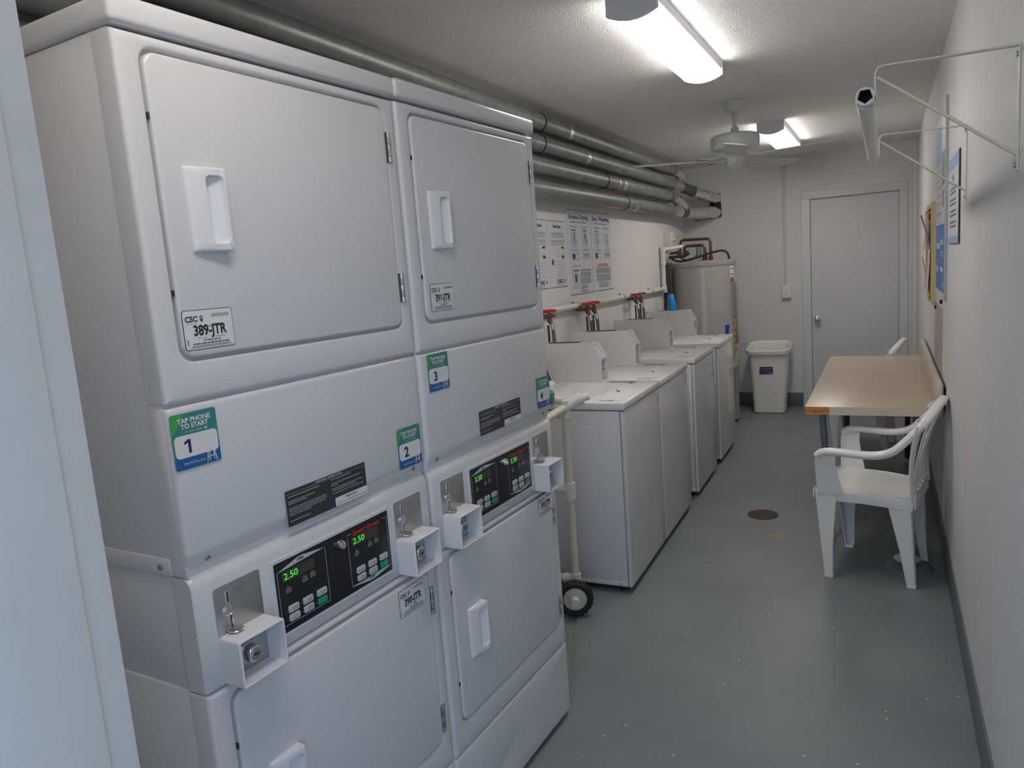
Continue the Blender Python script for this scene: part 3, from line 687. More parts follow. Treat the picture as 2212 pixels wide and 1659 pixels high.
def valve_set(y, hoses, label):
    t = thing('water_valve', label, 'valve', (XL, y, 1.26), group='red-handled valves on the left wall')
    D = Matrix.Translation((-XL, -y, -1.26))
    b = MB(D); b.tube([(XL+.02, y-.10, 1.262), (XL+.07, y-.10, 1.262), (XL+.085, y-.08, 1.262), (XL+.085, y+.06, 1.262)], .014, BRASS, 12)
    for dy in hoses: b.tube([(XL+.085, y+dy, 1.272), (XL+.085, y+dy, 1.235), (XL+.10, y+dy, 1.215)], [.016, .015, .013], BRASS, 12)
    b.build('valve_body', t)
    for dy in hoses:
        b = MB(D); yy = y+dy
        b.tube([(XL+.085, yy, 1.27), (XL+.085, yy, 1.292)], .006, BRASS, 8); b.box(XL+.040, XL+.130, yy-.014, yy+.014, 1.284, 1.300, REDV, .005); b.box(XL+.070, XL+.100, yy-.042, yy+.042, 1.282, 1.302, REDV, .006)
        b.build('valve_handle', t)['label'] = 'red lever handle'
    for k, dy in enumerate(hoses):
        yy = y+dy; b = MB(D); e = (XL+.05, yy+(.10 if k else -.02)*(1 if len(hoses) > 1 else 1), .80)
        b.tube([(XL+.10, yy, 1.22), (XL+.104, yy, 1.18)], .013, CHROME, 12); b.tube(bez((XL+.104, yy, 1.18), (XL+.115, yy, 1.05), (XL+.09, yy+.02, .95), e), .011, HOSE, 10); b.build('hose', t)
        b = MB(D); b.tube(bez((XL+.09, yy-.035, 1.21), (XL+.10, yy-.05, 1.05), (XL+.08, yy-.03, .95), (XL+.05, yy-.04, .8)), .007, HOSEB, 8); b.build('hose', t)
valve_set(3.97, (0,), 'red-handled water valve with hose, nearest the dryers')
valve_set(4.66, (-.06, .06), 'red-handled valve pair with four hoses behind the second washer')
valve_set(5.74, (-.07, .06), 'red-handled valve pair nearest the water heater')

def poster(y0, y1, z0, z1, label, draw, name='poster'):
    b = MB(FACE_X @ Matrix.Translation((y0, z0, XL)))
    W, H = y1-y0, z1-z0
    b.plate(0, W, 0, H, .002, 0, .003, SIGNW, .0005); b.line(.001, W-.001, H-.003, .003, .0034, INK); b.line(.001, W-.001, 0, .003, .0034, INK); b.line(0, .0015, 0, H, .0034, LGREY); b.line(W-.0015, W, 0, H, .0034, LGREY)
    draw(b, W, H, .0040); return tag(b.build(name, smooth=0), label, 'poster')
pr_ = random.Random(11)
def draw_service(b, W, H, c):
    b.text('Service', W*.52, H*.895, H*.052, c, INK, 'c', W*.44, True)
    for y_, i in ((.81, .12), (.785, .2), (.755, .16), (.70, .12), (.675, .2), (.64, .1)): b.words(W*(.1+i*.3), W*(.95-i*.3), H*y_, H*.010, c, GREYINK, pr_)
    b.line(W*.72, W*.86, H*.585, H*.030, c, INK); b.line(W*.72, W*.86, H*.44, H*.035, c, INK); b.line(W*.72, W*.86, H*.475, H*.03, c, LGREY)
    for y_ in (.57, .53, .50, .47, .40, .37, .33, .30, .27, .23, .19, .17): b.words(W*.36, W*(.62 if y_ > .42 else .86), H*y_, H*.007, c, LGREY, pr_)
    b.line(W*.13, W*.23, H*.34, H*.09, c, GREYINK); b.line(W*.155, W*.205, H*.345, H*.065, c, SIGNW); b.line(W*.04, W*.96, H*.155, .001, c, LGREY)
    b.text('CSC', W*.55, H*.065, H*.055, c, INK, 'c', W*.38, True); b.words(W*.38, W*.75, H*.035, H*.008, c, GREYINK, pr_)
    b.add([(W*.80, H*.09, c), (W*.84, H*.12, c), (W*.88, H*.09, c), (W*.84, H*.065, c)], [(3, 2, 1, 0)], BLUEP)
def person_icon(b, x, y, s_, shirt, c):
    b.add([(x-.010*s_, y+.030*s_, c), (x+.010*s_, y+.030*s_, c), (x+.012*s_, y+.055*s_, c), (x-.008*s_, y+.058*s_, c)], [(0, 1, 2, 3)], mat('brown_print', (.12, .07, .05), .5))
    b.add([(x-.022*s_, y-.02*s_, c), (x+.02*s_, y-.03*s_, c), (x+.022*s_, y+.02*s_, c), (x, y+.032*s_, c), (x-.024*s_, y+.018*s_, c)], [(0, 1, 2, 3, 4)], shirt)
    b.add([(x-.02*s_, y-.09*s_, c), (x+.01*s_, y-.09*s_, c), (x+.02*s_, y-.03*s_, c), (x-.02*s_, y-.02*s_, c)], [(0, 1, 2, 3)], LGREY)
    b.add([(x+.02*s_, y-.06*s_, c), (x+.045*s_, y-.085*s_, c), (x+.05*s_, y-.045*s_, c), (x+.03*s_, y-.02*s_, c)], [(0, 1, 2, 3)], GREYINK)
def draw_instr(title, wash):
    def f(b, W, H, c):
        b.text(title, W*.5, H*.895, H*.055, c, mat('indigo_ink', (.05, .06, .20), .5), 'c', W*.86, True)
        b.words(W*.14, W*.84, H*.85, H*.014, c, GREYINK, pr_)
        for k, x_ in enumerate((.08, .56)):
            b.text(str(k+1), W*x_, H*.785, H*.035, c, INK, 'c'); b.words(W*(x_+.07), W*(x_+.32), H*.805, H*.007, c, REDP if (wash and k == 0) else GREYINK, pr_); b.words(W*(x_+.07), W*(x_+.34), H*.79, H*.007, c, GREYINK, pr_)
            if not wash or k == 0: b.line(W*(x_+.08), W*(x_+.26), H*.755, H*.013, c, SKYP if wash else INK)
            b.line(W*(x_+.04), W*(x_+.30), H*.60, H*.14, c, mat('pale_panel', (.50, .54, .58), .5))
            person_icon(b, W*(x_+.19), H*.68, H*1.1, (PALEB if wash else GREYINK) if k == 0 else (LGREY if wash else REDP), c+.0003)
            b.words(W*(x_+.05), W*(x_+.3), H*.565, H*.007, c, GREYINK, pr_)
            b.text(str(k+3), W*x_, H*.50, H*.035, c, INK, 'c'); b.words(W*(x_+.07), W*(x_+.34), H*.53, H*.007, c, GREYINK, pr_); b.words(W*(x_+.07), W*(x_+.36), H*.515, H*.007, c, GREYINK, pr_)
        b.line(W*.13, W*.44, H*.41, H*.085, c, PALEB if not wash else LGREY); b.line(W*.16, W*.26, H*.42, H*.06, c+.0003, INK); b.line(W*.30, W*.42, H*.425, H*.05, c+.0003, SIGNW)
        b.line(W*.60, W*.92, H*.41, H*.085, c, LGREY)
        for i in range(3): b.line(W*(.64+i*.09), W*(.69+i*.09), H*.455, H*.02, c+.0003, GREYINK); b.line(W*(.64+i*.09), W*(.69+i*.09), H*.42, H*.015, c+.0003, SIGNW)
        if not wash:
            b.text('5', W*.08, H*.31, H*.035, c, INK, 'c'); b.words(W*.15, W*.5, H*.34, H*.007, c, GREYINK, pr_); b.words(W*.15, W*.48, H*.325, H*.007, c, GREYINK, pr_)
            b.line(W*.12, W*.38, H*.07, H*.23, c, mat('pale_panel', (.5, .54, .58), .5)); b.line(W*.14, W*.37, H*.275, H*.02, c+.0003, mat('teal_bar', (.05, .25, .32), .5)); b.line(W*.21, W*.28, H*.15, H*.09, c+.0003, INK)
            b.words(W*.44, W*.92, H*.285, H*.009, c, REDP, pr_); b.words(W*.44, W*.92, H*.27, H*.007, c, REDP, pr_)
            for y_ in (.25, .235, .22, .205, .18, .165, .15, .135, .12, .09, .075, .06, .035, .02): b.words(W*.44, W*(.92 if y_ > .11 else .74), H*y_, H*.006, c, INK, pr_)
        else:
            for y_, i in ((.34, .15), (.325, .08), (.31, .05)): b.words(W*(.15+i), W*(.85-i), H*y_, H*.008, c, REDP, pr_)
            for y_ in (.285, .27, .255, .24, .225, .20, .185, .17, .155, .14, .125): b.words(W*.14, W*.88, H*y_, H*.006, c, INK, pr_)
            for y_ in (.10, .08, .06, .045): b.words(W*.25, W*.75, H*y_, H*.006, c, INK, pr_)
    return f
poster(3.915, 4.198, 1.417, 1.832, 'white service notice partly hidden behind the dryer edge', draw_service)
poster(4.215, 4.490, 1.417, 1.830, 'white service notice between the half-hidden notice and the drying poster', draw_service)
poster(4.530, 4.955, 1.355, 1.912, 'white Simple Drying instruction poster on the left wall', draw_instr('Simple Drying', False))
poster(4.968, 5.385, 1.357, 1.912, 'white Easy Washing instruction poster on the left wall', draw_instr('Easy Washing', True))

# ================================================================ WATER HEATER
HX, HY, HR = -1.525, 7.02, .292
t = thing('water_heater', 'grey cylindrical water heater in the far left corner', 'water heater', (HX, HY, 0))
b = MB(); b.lathe([(HR-.02, .02), (HR, .03), (HR, .52), (HR+.003, .525), (HR, .53), (HR, 1.49), (HR-.004, 1.505), (HR-.03, 1.512), (0.001, 1.516)], HEATER, 56); b.lathe([(HR+.004, 1.465), (HR+.006, 1.475), (HR+.004, 1.503), (HR-.01, 1.51), (HR-.02, 1.51)], HEATER, 56, caps=False)
for k in range(3):
    a = k*2*PI/3+.4; b.lathe([(.03, 0), (.03, .03)], BLACKM, 12, (.22*math.cos(a), .22*math.sin(a), 0))
b.build('tank', t)
b = MB()
b.tube([(.03, -.03, 1.51), (.03, -.03, 1.63), (.015, -.03, 1.655), (-.02, -.03, 1.66), (-.135, -.03, 1.66), (-.155, -.03, 1.65), (-.16, -.03, 1.62), (-.16, -.03, 1.585), (-.175, -.03, 1.57), (-.30, -.06, 1.57)], .013, COPPER, 12)
b.tube([(.075, .01, 1.51), (.075, .01, 1.685), (.06, .01, 1.71), (.02, .01, 1.715), (-.17, .01, 1.72), (-.20, .01, 1.71), (-.205, .01, 1.68), (-.205, .01, 1.63), (-.215, .0, 1.61), (-.30, -.02, 1.605)], .013, COPPER, 12)
b.tube([(.03, -.03, 1.515), (.03, -.03, 1.56)], .022, COPPER, 12); b.tube([(.075, .01, 1.515), (.075, .01, 1.55)], .020, COPPER, 12)
b.tube([(-.17, -.03, 1.575), (-.12, -.03, 1.605)], .022, BRASS, 10); b.tube([(-.215, 0, 1.63), (-.215, 0, 1.58)], .02, BRASS, 10)
b.build('copper_pipework', t)
b = MB(); b.lathe([(.05, 0), (.045, .008), (.0, .008)], REDV, 20, (.03, -.03, 1.512)); b.build('pipe_collar', t)
b = MB(); b.tube(bez((-.28, -.07, 1.57), (-.22, -.12, 1.50), (-.12, -.12, 1.53), (-.05, -.10, 1.545))+bez((-.05, -.10, 1.545), (.0, -.09, 1.555), (.08, -.06, 1.585), (.14, -.06, 1.59))[1:]+bez((.14, -.06, 1.59), (.20, -.06, 1.60), (.245, -.05, 1.60), (.25, -.05, 1.512))[1:], .0105, HOSEB, 10)
b.tube(bez((-.20, -.05, 1.56), (-.10, -.09, 1.50), (-.02, -.09, 1.53), (-.03, -.08, 1.62))+bez((-.03, -.08, 1.62), (-.03, -.07, 1.65), (-.06, -.06, 1.66), (-.09, -.05, 1.66))[1:], .006, HOSEB, 8)
b.build('power_cable', t)['label'] = 'black cable looping over the top'
b = MB(); b.tube([(.27, -.11, 1.33), (.30, -.12, 1.33), (.315, -.125, 1.31), (.315, -.125, .75)], .011, GALV, 10); b.build('overflow_pipe', t)
def jacket_label(name, a0, a1, z0, z1, m, lab, marks=None):
    b = MB(); n = 8
    b.loft([[((HR+.0015)*math.cos(a0+(a1-a0)*i/n), (HR+.0015)*math.sin(a0+(a1-a0)*i/n), z) for z in (z0, z1)] for i in range(n+1)], m, closed=False)
    if marks:
        for zz in marks: b.loft([[((HR+.0025)*math.cos(a0+(a1-a0)*(.15+.7*i/n)), (HR+.0025)*math.sin(a0+(a1-a0)*(.15+.7*i/n)), z) for z in (zz, zz+.012)] for i in range(n+1)], marks[zz], closed=False)
    b.build(name, t)['label'] = lab
jacket_label('warning_sticker', -.42, -.20, 1.32, 1.45, PAPER, 'red and white warning sticker', {1.42: REDP, 1.37: REDP, 1.34: REDP})
jacket_label('energy_sticker', -.30, -.05, .62, 1.02, mat('yellow_print', (.65, .42, .10), .5), 'yellow energy sticker', {.98: INK, .90: PAPER, .86: INK, .80: INK, .74: REDP, .68: INK})
jacket_label('access_cover', -.28, .05, 1.05, 1.30, HEATER, 'steel access cover')
# grey drain pipe and junction boxes in the corner
b = MB(); b.tube([(-1.795, 6.81, .0), (-1.795, 6.81, 1.52)], .032, mat('grey_pipe', (.09, .09, .085), .5), 16); tag(b.build('drain_pipe'), 'dark grey upright drain pipe between left wall and water heater', 'pipe')
b = MB(); b.box(XL, XL+.07, 6.90, 7.02, 1.66, 1.80, SWITCH, .004); b.tube([(XL+.07, 6.96, 1.73), (XL+.10, 6.96, 1.73)], .012, SWITCH, 10)
tag(b.build('junction_box'), 'beige junction box on the left wall above the drain pipe', 'junction box')
b = MB(); b.box(-1.68, -1.53, YF-.06, YF, 1.50, 1.70, WALLM, .004); b.box(-1.675, -1.535, YF-.066, YF-.058, 1.505, 1.695, WALLM, .003)
tag(b.build('electrical_box'), 'white electrical box on the far wall behind the copper pipes', 'electrical box')
# mop standing in the corner, blue-gripped handle and bin
t = thing('mop', 'mop with dark handle and bright blue socket behind the last washer', 'mop', (-1.70, 6.52, 0))
b = MB(); b.tube([(-.01, 0, 1.15), (-.02, .03, 1.50)], .010, HOSEB, 10); b.build('handle', t)
b = MB(); b.tube([(0, 0, 1.08), (-.002, 0, 1.12), (-.004, 0, 1.19), (-.008, .005, 1.235), (-.01, .005, 1.245)], [.040, .042, .034, .024, .014], BLUEPL, 16); b.build('socket', t)['label'] = 'bright blue socket'
b = MB(); b.tube([(0, 0, 1.08), (0, 0, 1.05), (0, 0, .40)], [.030, .045, .012], PVCW, 14); b.build('collar', t)['label'] = 'white collar'
b = MB()
for k in range(26):
    a = k*2.4; r_ = .02+.05*((k*7) % 10)/10
    b.tube(bez((0, 0, .42), (r_*.5*math.cos(a), r_*.5*math.sin(a), .3), (r_*math.cos(a), r_*math.sin(a), .15), (r_*1.3*math.cos(a), r_*1.3*math.sin(a), .006), 8), .006, PVCW, 6)
b.build('mop_head', t)
t = thing('broom', 'dark blue broom handle tip poking up behind the last washer', 'broom', (-1.185, 6.24, 0), 0)
b = MB(); b.tube([(0, 0, .12), (.003, .02, .90)], .011, PVCW, 12); b.build('handle', t)
b = MB(); b.tube([(.003, .02, .86), (.008, .022, .975)], [.013, .019], BLUED, 14); b.build('grip', t)['label'] = 'dark blue grip'
b = MB(); b.box(-.20, .02, -.02, .02, .075, .125, BLUED, .006); b.box(-.205, .025, -.025, .025, .0, .08, PVCW, .004); b.build('brush', t)

# ================================================================ FAR WALL: conduit, switch
b = MB(); b.tube([(-.880, YF-.014, 1.18), (-.880, YF-.014, ZC)], .011, TRIMM, 12); 
for zz in (1.5, 2.2): b.box(-.905, -.855, YF-.004, YF, zz, zz+.015, TRIMM); 
tag(b.build('conduit'), 'thin white conduit running up the far wall from the light switch', 'conduit')
t = thing('light_switch', 'ivory light switch on the far wall left of the door', 'light switch', (-.873, YF, 1.155))
b = MB(FACE_NY); b.plate(-.042, .042, -.062, .062, .006, 0, .045, SWITCH, .004); b.build('switch_box', t)
b = MB(FACE_NY); b.plate(-.014, .014, -.024, .024, .002, .045, .047, PLASTICW, .001); b.plate(-.006, .006, -.010, .006, .002, .047, .056, PLASTICW, .001); b.build('toggle', t)

# ================================================================ CEILING FAN
t = thing('ceiling_fan', 'white five-blade ceiling fan hanging between the two ceiling lights', 'ceiling fan', (-.820, 4.79, ZC))
t.scale = (.94, .94, .94)
b = MB(); b.lathe([(.070, 0), (.072, -.006), (.066, -.02), (.058, -.045), (.042, -.066), (.022, -.074), (.02, -.078)], FANM, 36); b.build('canopy', t)
b = MB(); b.tube([(0, 0, -.07), (0, 0, -.16)], .012, FANM, 16); b.lathe([(.016, -.155), (.022, -.165), (.030, -.20), (.045, -.215)], FANM, 24); b.build('downrod', t)
b = MB(); b.lathe([(.03, -.196), (.09, -.200), (.138, -.210), (.151, -.220), (.154, -.232), (.152, -.285), (.146, -.296), (.10, -.305), (.05, -.308), (.045, -.31)], FANM, 48); b.build('motor', t)
b = MB(); b.lathe([(.045, -.307), (.050, -.315), (.075, -.32), (.078, -.335), (.06, -.345), (.052, -.352), (.050, -.395), (.035, -.410), (.0, -.412)], FANM, 36); b.build('switch_housing', t)
b = MB(); b.tube([(.045, .02, -.40), (.047, .02, -.60)], .0016, FANM, 6); b.lathe([(.0, 0), (.005, .004), (.006, .016), (.002, .022)], FANM, 10, (.047, .02, -.622)); b.build('pull_chain', t)
for k in range(5):
    a = math.radians(280+72*k); R_ = Matrix.Rotation(a, 4, 'Z')
    b = MB(R_)
    pts = [(.06, 0, -.318), (.10, 0, -.335), (.14, 0, -.348), (.20, 0, -.350)]
    b.sweep([(p[0], p[1]+.012, p[2]) for p in pts], (.014, .008), FANM, (0, 1, 0)); b.sweep([(p[0], p[1]-.012, p[2]) for p in pts], (.014, .008), FANM, (0, 1, 0))
    b.sweep([(.185, 0, -.352), (.20, 0, -.352), (.25, 0, -.352), (.255, 0, -.352)], [(.05, .006), (.10, .006), (.07, .006), (.02, .006)], FANM, (0, 1, 0))
    for q in (-.03, .03): b.tube([(.215, q, -.352), (.215, q, -.343)], .006, HINGEM, 8)
    b.build('blade_iron', t)
    b = MB(R_ @ Matrix.Translation((0, 0, -.358)) @ Matrix.Rotation(math.radians(-11), 4, 'X'))
    L_ = []
    for x_, w_ in ((.195, .10), (.20, .112), (.30, .122), (.50, .134), (.62, .136), (.645, .124), (.658, .09), (.662, .04)):
        L_.append([(x_, y_, z_) for y_, z_ in rrect(-w_/2, w_/2, -.003, .003, .0025, 2)])
    b.loft(L_, FANB, True, True); b.build('fan_blade', t)

# ================================================================ TRASH CAN
t = thing('trash_can', 'cream plastic trash can against the far wall left of the door', 'trash can', (-1.018, 7.50, 0))
b = MB(); 
def rr(w_, d_, z, r_): return [(x, y, z+(.055*max(0, min(1, .5+y/d_))**1.5-.012*math.cos(PI*x/w_)*(y < 0) if z > .55 else 0)) for x, y in rrect(-w_/2, w_/2, -d_/2, d_/2, r_, 7)]
b.loft([rr(.26, .21, .0, .03), rr(.285, .235, .012, .035), rr(.345, .275, .50, .05), rr(.352, .28, .575, .055), rr(.40, .33, .585, .07), rr(.41, .34, .60, .075), rr(.41, .34, .622, .075), rr(.385, .315, .63, .07), rr(.35, .28, .60, .055), rr(.335, .265, .50, .05), rr(.265, .215, .02, .03)], BIN, True, True)
bi = b.build('bin_body', t)
b = MB(Matrix.Translation((-.015, -.1355, .43)) @ Matrix.Rotation(-.032, 4, 'X') @ FACE_NY)
b.plate(-.063, .063, -.04, .04, .002, 0, .001, mat('purple_print', (.05, .03, .14), .4)); b.line(-.060, .060, .020, .016, .0014, INK); b.line(-.04, .04, -.005, .016, .0014, mat('brown_label', (.10, .06, .05), .5))
b.line(-.062, .062, .012, .002, .0016, LGREY); b.text('durable', .035, -.032, .012, .0016, PAPER, 'c', .045); 
o = b.build('product_sticker', t, smooth=0); o['label'] = 'dark purple sticker on the front'

# ================================================================ TABLE
TX0, TX1, TY0, TY1, TZ = -.372, .236, 3.965, 5.93, .74
t = thing('work_table', 'tan laminate-topped table with backsplash against the right wall', 'table', (0, 0, 0))
b = MB(); b.box(TX0, TX1, TY0+.0012, TY1, TZ-.042, TZ, LAMIN, .0015); b.box(TX0+.115, TX1, TY0, TY0+.0012, TZ-.042, TZ-.0003, LAMINE)
b.box(TX0, TX0+.115, TY0+.0004, TY0+.0013, TZ-.040, TZ-.001, CHIP); b.box(TX0, TX0+.115, TY0-.0001, TY0+.0006, TZ-.022, TZ-.0205, RUST); b.build('tabletop', t)
b = MB(); b.box(TX1-.022, TX1+.002, TY0, TY1, TZ-.0, TZ+.112, LAMINE, .003); b.box(TX1+.001, TX1+.006, TY0-.001, TY1, TZ-.042, TZ+.113, mat('mauve_edge', (.20, .14, .16), .5)); b.build('backsplash', t)
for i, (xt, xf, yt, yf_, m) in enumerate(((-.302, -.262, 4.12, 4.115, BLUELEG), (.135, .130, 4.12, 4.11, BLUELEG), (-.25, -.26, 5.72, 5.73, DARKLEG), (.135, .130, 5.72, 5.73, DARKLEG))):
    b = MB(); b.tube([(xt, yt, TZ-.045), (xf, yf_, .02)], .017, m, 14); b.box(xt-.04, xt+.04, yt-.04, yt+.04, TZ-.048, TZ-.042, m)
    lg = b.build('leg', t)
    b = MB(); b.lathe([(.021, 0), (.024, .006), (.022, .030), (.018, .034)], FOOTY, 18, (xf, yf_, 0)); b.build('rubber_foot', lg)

# ================================================================ CHAIRS (one-piece resin armchairs)
def chair_proto():
    t = thing('plastic_armchair', '', 'chair')
    # local +x is forward, y sideways
    b = MB()
    nx, ny = 12, 12; top = []
    def seat_z(u, v): return .425-.022*(1-u)-.016*math.sin(PI*u)*(1-v*v)+(.012*max(0, u-.8)/.2*-1 if u > .8 else 0)
    G = []
    for i in range(nx+1):
        u = i/nx; x = -.185+u*.42; hw = .195+.030*u-(.03*((u-.9)/.1)**2 if u > .9 else 0)
        G.append([(x-(.02*v_*v_ if u > .9 else 0), v_*hw, seat_z(u, v_)) for v_ in [j/ny*2-1 for j in range(ny+1)]])
    vs = [p for r_ in G for p in r_]; n1 = ny+1; fs = [(i*n1+j, i*n1+j+1, (i+1)*n1+j+1, (i+1)*n1+j) for i in range(nx) for j in range(ny)]
    k = len(vs); vs += [(x, y, z-.006) for x, y, z in vs]; fs += [tuple(k+q for q in reversed(f)) for f in fs[:]]
    per = [j for j in range(n1)]+[(i*n1+ny) for i in range(1, nx+1)]+[nx*n1+j for j in range(ny-1, -1, -1)]+[i*n1 for i in range(nx-1, 0, -1)]
    for i in range(len(per)): a_, b_ = per[i], per[(i+1) % len(per)]; fs.append((a_, b_, b_+k, a_+k))
    b.add(vs, fs, CHAIRM)
    for s_ in (-1, 1): b.sweep([(-.18, s_*.193, .380), (0, s_*.210, .395), (.22, s_*.222, .398)], (.046, .006), CHAIRM, (0, 0, 1))
    b.sweep([(.232, -.215, .400), (.240, 0, .398), (.232, .215, .400)], (.040, .006), CHAIRM, (0, 0, 1)); b.sweep([(-.187, -.19, .385), (-.19, 0, .380), (-.187, .19, .385)], (.040, .006), CHAIRM, (0, 0, 1))
    b.build('seat', t)
    for s_ in (-1, 1):
        # front leg: tapering angle profile with a small toe
        for front in (1, 0):
            b = MB()
            if front: top_, bot = (.222, s_*.222, .415), (.183, s_*.222, .0)
            else: top_, bot = (-.165, s_*.196, .415), (-.190, s_*.190, .0)
            T_, B_ = Vector(top_), Vector(bot); fx = 1 if front else -1
            L1, L2 = [], []
            for q in (0, .08, .25, .6, 1):
                p = T_.lerp(B_, q); wd = (.062 if not front else .060)*(1-q)**1.3+.034
                # plate facing sideways and plate facing front/back, meeting at the outer corner
                L1.append((p+Vector((-fx*wd/2+fx*.0, 0, 0)), wd)); L2.append((p+Vector((0, -s_*wd/2, 0)), wd))
            b.sweep([a_ for a_, w_ in L1], [(w_, .006) for a_, w_ in L1], CHAIRM, (1, 0, 0)); b.sweep([a_ for a_, w_ in L2], [(w_, .006) for a_, w_ in L2], CHAIRM, (0, 1, 0))
            p = B_+Vector((-fx*.016, -s_*.016, .006)); b.box(p.x-.020, p.x+.020, p.y-.020, p.y+.020, 0.0, .012, CHAIRM, .004)
            b.build('leg', t)
        # arm: broad post up from the front of the seat, bend, then back and up into the arch
        b = MB()
        b.sweep([(.155, s_*.226, .41), (.165, s_*.236, .48), (.172, s_*.246, .56), (.168, s_*.250, .600)], [(.115, .007), (.100, .007), (.090, .008), (.085, .010)], CHAIRM, (1, 0, 0))
        pts = bez((.205, s_*.250, .592), (.19, s_*.252, .617), (.16, s_*.253, .618), (.10, s_*.253, .616), 6)+bez((.10, s_*.253, .616), (.02, s_*.253, .612), (-.06, s_*.25, .600), (-.115, s_*.243, .640), 8)[1:]+bez((-.115, s_*.243, .640), (-.155, s_*.235, .675), (-.185, s_*.225, .715), (-.215, s_*.205, .750), 6)[1:]
        b.sweep(pts, [(.040+.012*math.sin(PI*i/(len(pts)-1)), .034) for i in range(len(pts))], CHAIRM, (0, 1, 0), .3)
        b.build('armrest', t)
    b = MB()
    # upper arch of the backrest
    arch = []; side = []
    for i in range(25):
        a = -PI*.5+PI*i/24; y_ = .208*math.sin(a); z_ = .748+.078*math.cos(a); x_ = -.214-.052*math.cos(a); arch.append((x_, y_, z_)); side.append((1, 0, .2))
    b.sweep(arch, (.040, .026), CHAIRM, side, .3)
    inner = [(-.206-.060*math.cos(a), .150*math.sin(a), .735+.058*math.cos(a)) for a in [-PI/2+PI*i/16 for i in range(17)]]
    b.sweep([(p[0]+.008, p[1]*1.15, p[2]+.012) for p in inner], (.050, .006), CHAIRM, (0, .3, 1), .3)
    # side posts from the seat corner up to the arch, and the slats between
    for s_ in (-1, 1): b.sweep(bez((-.182, s_*.185, .40), (-.172, s_*.205, .52), (-.170, s_*.232, .60), (-.205, s_*.212, .745), 10), [(.060-.02*math.sin(PI*i/10), .008) for i in range(11)], CHAIRM, (.3, 1, 0))
    for y_, yt in ((-.125, -.150), (-.065, -.078), (0, 0), (.065, .078), (.125, .150)):
        zt = .735+.062*math.cos(math.asin(min(1, abs(yt)/.16))); b.sweep(bez((-.186, y_, .405), (-.165, y_, .52), (-.20, yt, .64), (-.214-.050*(zt-.735)/.062, yt, zt), 10), [(.038+.014*i/10, .006) for i in range(11)], CHAIRM, (0, 1, 0))
    b.sweep([(-.184, -.19, .41), (-.186, 0, .408), (-.184, .19, .41)], (.050, .008), CHAIRM, (0, 0, 1))
    b.build('backrest', t)
    return t
ch = chair_proto(); ch.location = (-.039, 3.764, 0); ch.rotation_euler = (0, 0, math.radians(170)); ch['label'] = 'white plastic armchair in front of the tan table, nearest the camera'; ch['group'] = 'white plastic armchairs'
c2 = copy_tree(ch); c2.location = (-.15, 6.20, 0); c2.rotation_euler = (0, 0, math.radians(172)); c2['label'] = 'white plastic armchair behind the far end of the tan table'

# ================================================================ FLOOR THINGS
t = thing('floor_cleanout', 'low grey dome with a white cap on the floor under the near chair', 'drain cover', (.10, 3.79, 0))
b = MB(); b.lathe([(.105, 0), (.10, .006), (.08, .014), (.05, .018), (0, .019)], mat('floor_grey_paint', (.15, .17, .18), .4), 36); b.build('base', t)
b = MB(); b.lathe([(.0, .022), (.03, .022), (.055, .035), (.058, .042), (.05, .046), (.02, .050), (.018, .075), (.012, .085), (0, .086)], PVCW, 28, (-.012, .01, 0)); b.build('cap', t)
t = thing('floor_drain', 'rusty round floor drain grate in the grey floor', 'floor drain', (-.654, 4.387, 0))
b = MB(); b.lathe([(.088, .0003), (.088, .003), (.080, .004), (.078, .0015), (0, .0015)], RUST, 40)
for yy in (-.052, -.026, 0, .026, .052):
    hw = math.sqrt(.075**2-yy*yy); n_ = int(hw*2/.024)
    for k in range(n_): x_ = -hw+(k+.5)*2*hw/n_; K = b.M; b.M = Matrix.Translation((x_, yy, .0016)); b.lathe([(.0085, 0), (.0085, .0006), (0, .0006)], CAVITY, 10); b.M = K
b.build('grate', t)

# ================================================================ RIGHT WALL: signs, cork board, brackets with rod
def wall_thing(y_near, z0, name, label, cat, draw):
    """a = 0 at the far end, grows towards the camera, on the right wall"""
    b = MB(FACE_NX @ Matrix.Translation((-y_near, z0, -XR))); draw(b); return tag(b.build(name, smooth=0), label, cat)
def sign_small(b):
    # a runs from far (0 at y=far) ... origin at the near edge, so draw into negative a
    W, H = .50, .355; K = b.M; b.M = K @ Matrix.Translation((-W, 0, 0))
    b.plate(0, W, 0, H, .004, 0, .006, BLACK); b.plate(0, W-.006, .004, H, .004, .006, .008, SIGNW); c = .0084
    b.line(.005, W-.01, H-.055, .05, c, PALEB); b.line(.005, W-.01, .006, .025, c, PALEB); b.text('No', W*.5, H-.105, .035, c, GREYINK, 'c', .10)
    for zz in (.20, .155, .11, .065): 
        for q in range(2): b.words(W*.2, W*.8, zz+q*.017, .009, c, GREYINK, pr_)
wall_thing(3.335, 1.508, 'notice_sign', 'white notice board with black rim on the right wall, nearest the clothes rod', 'sign', sign_small)
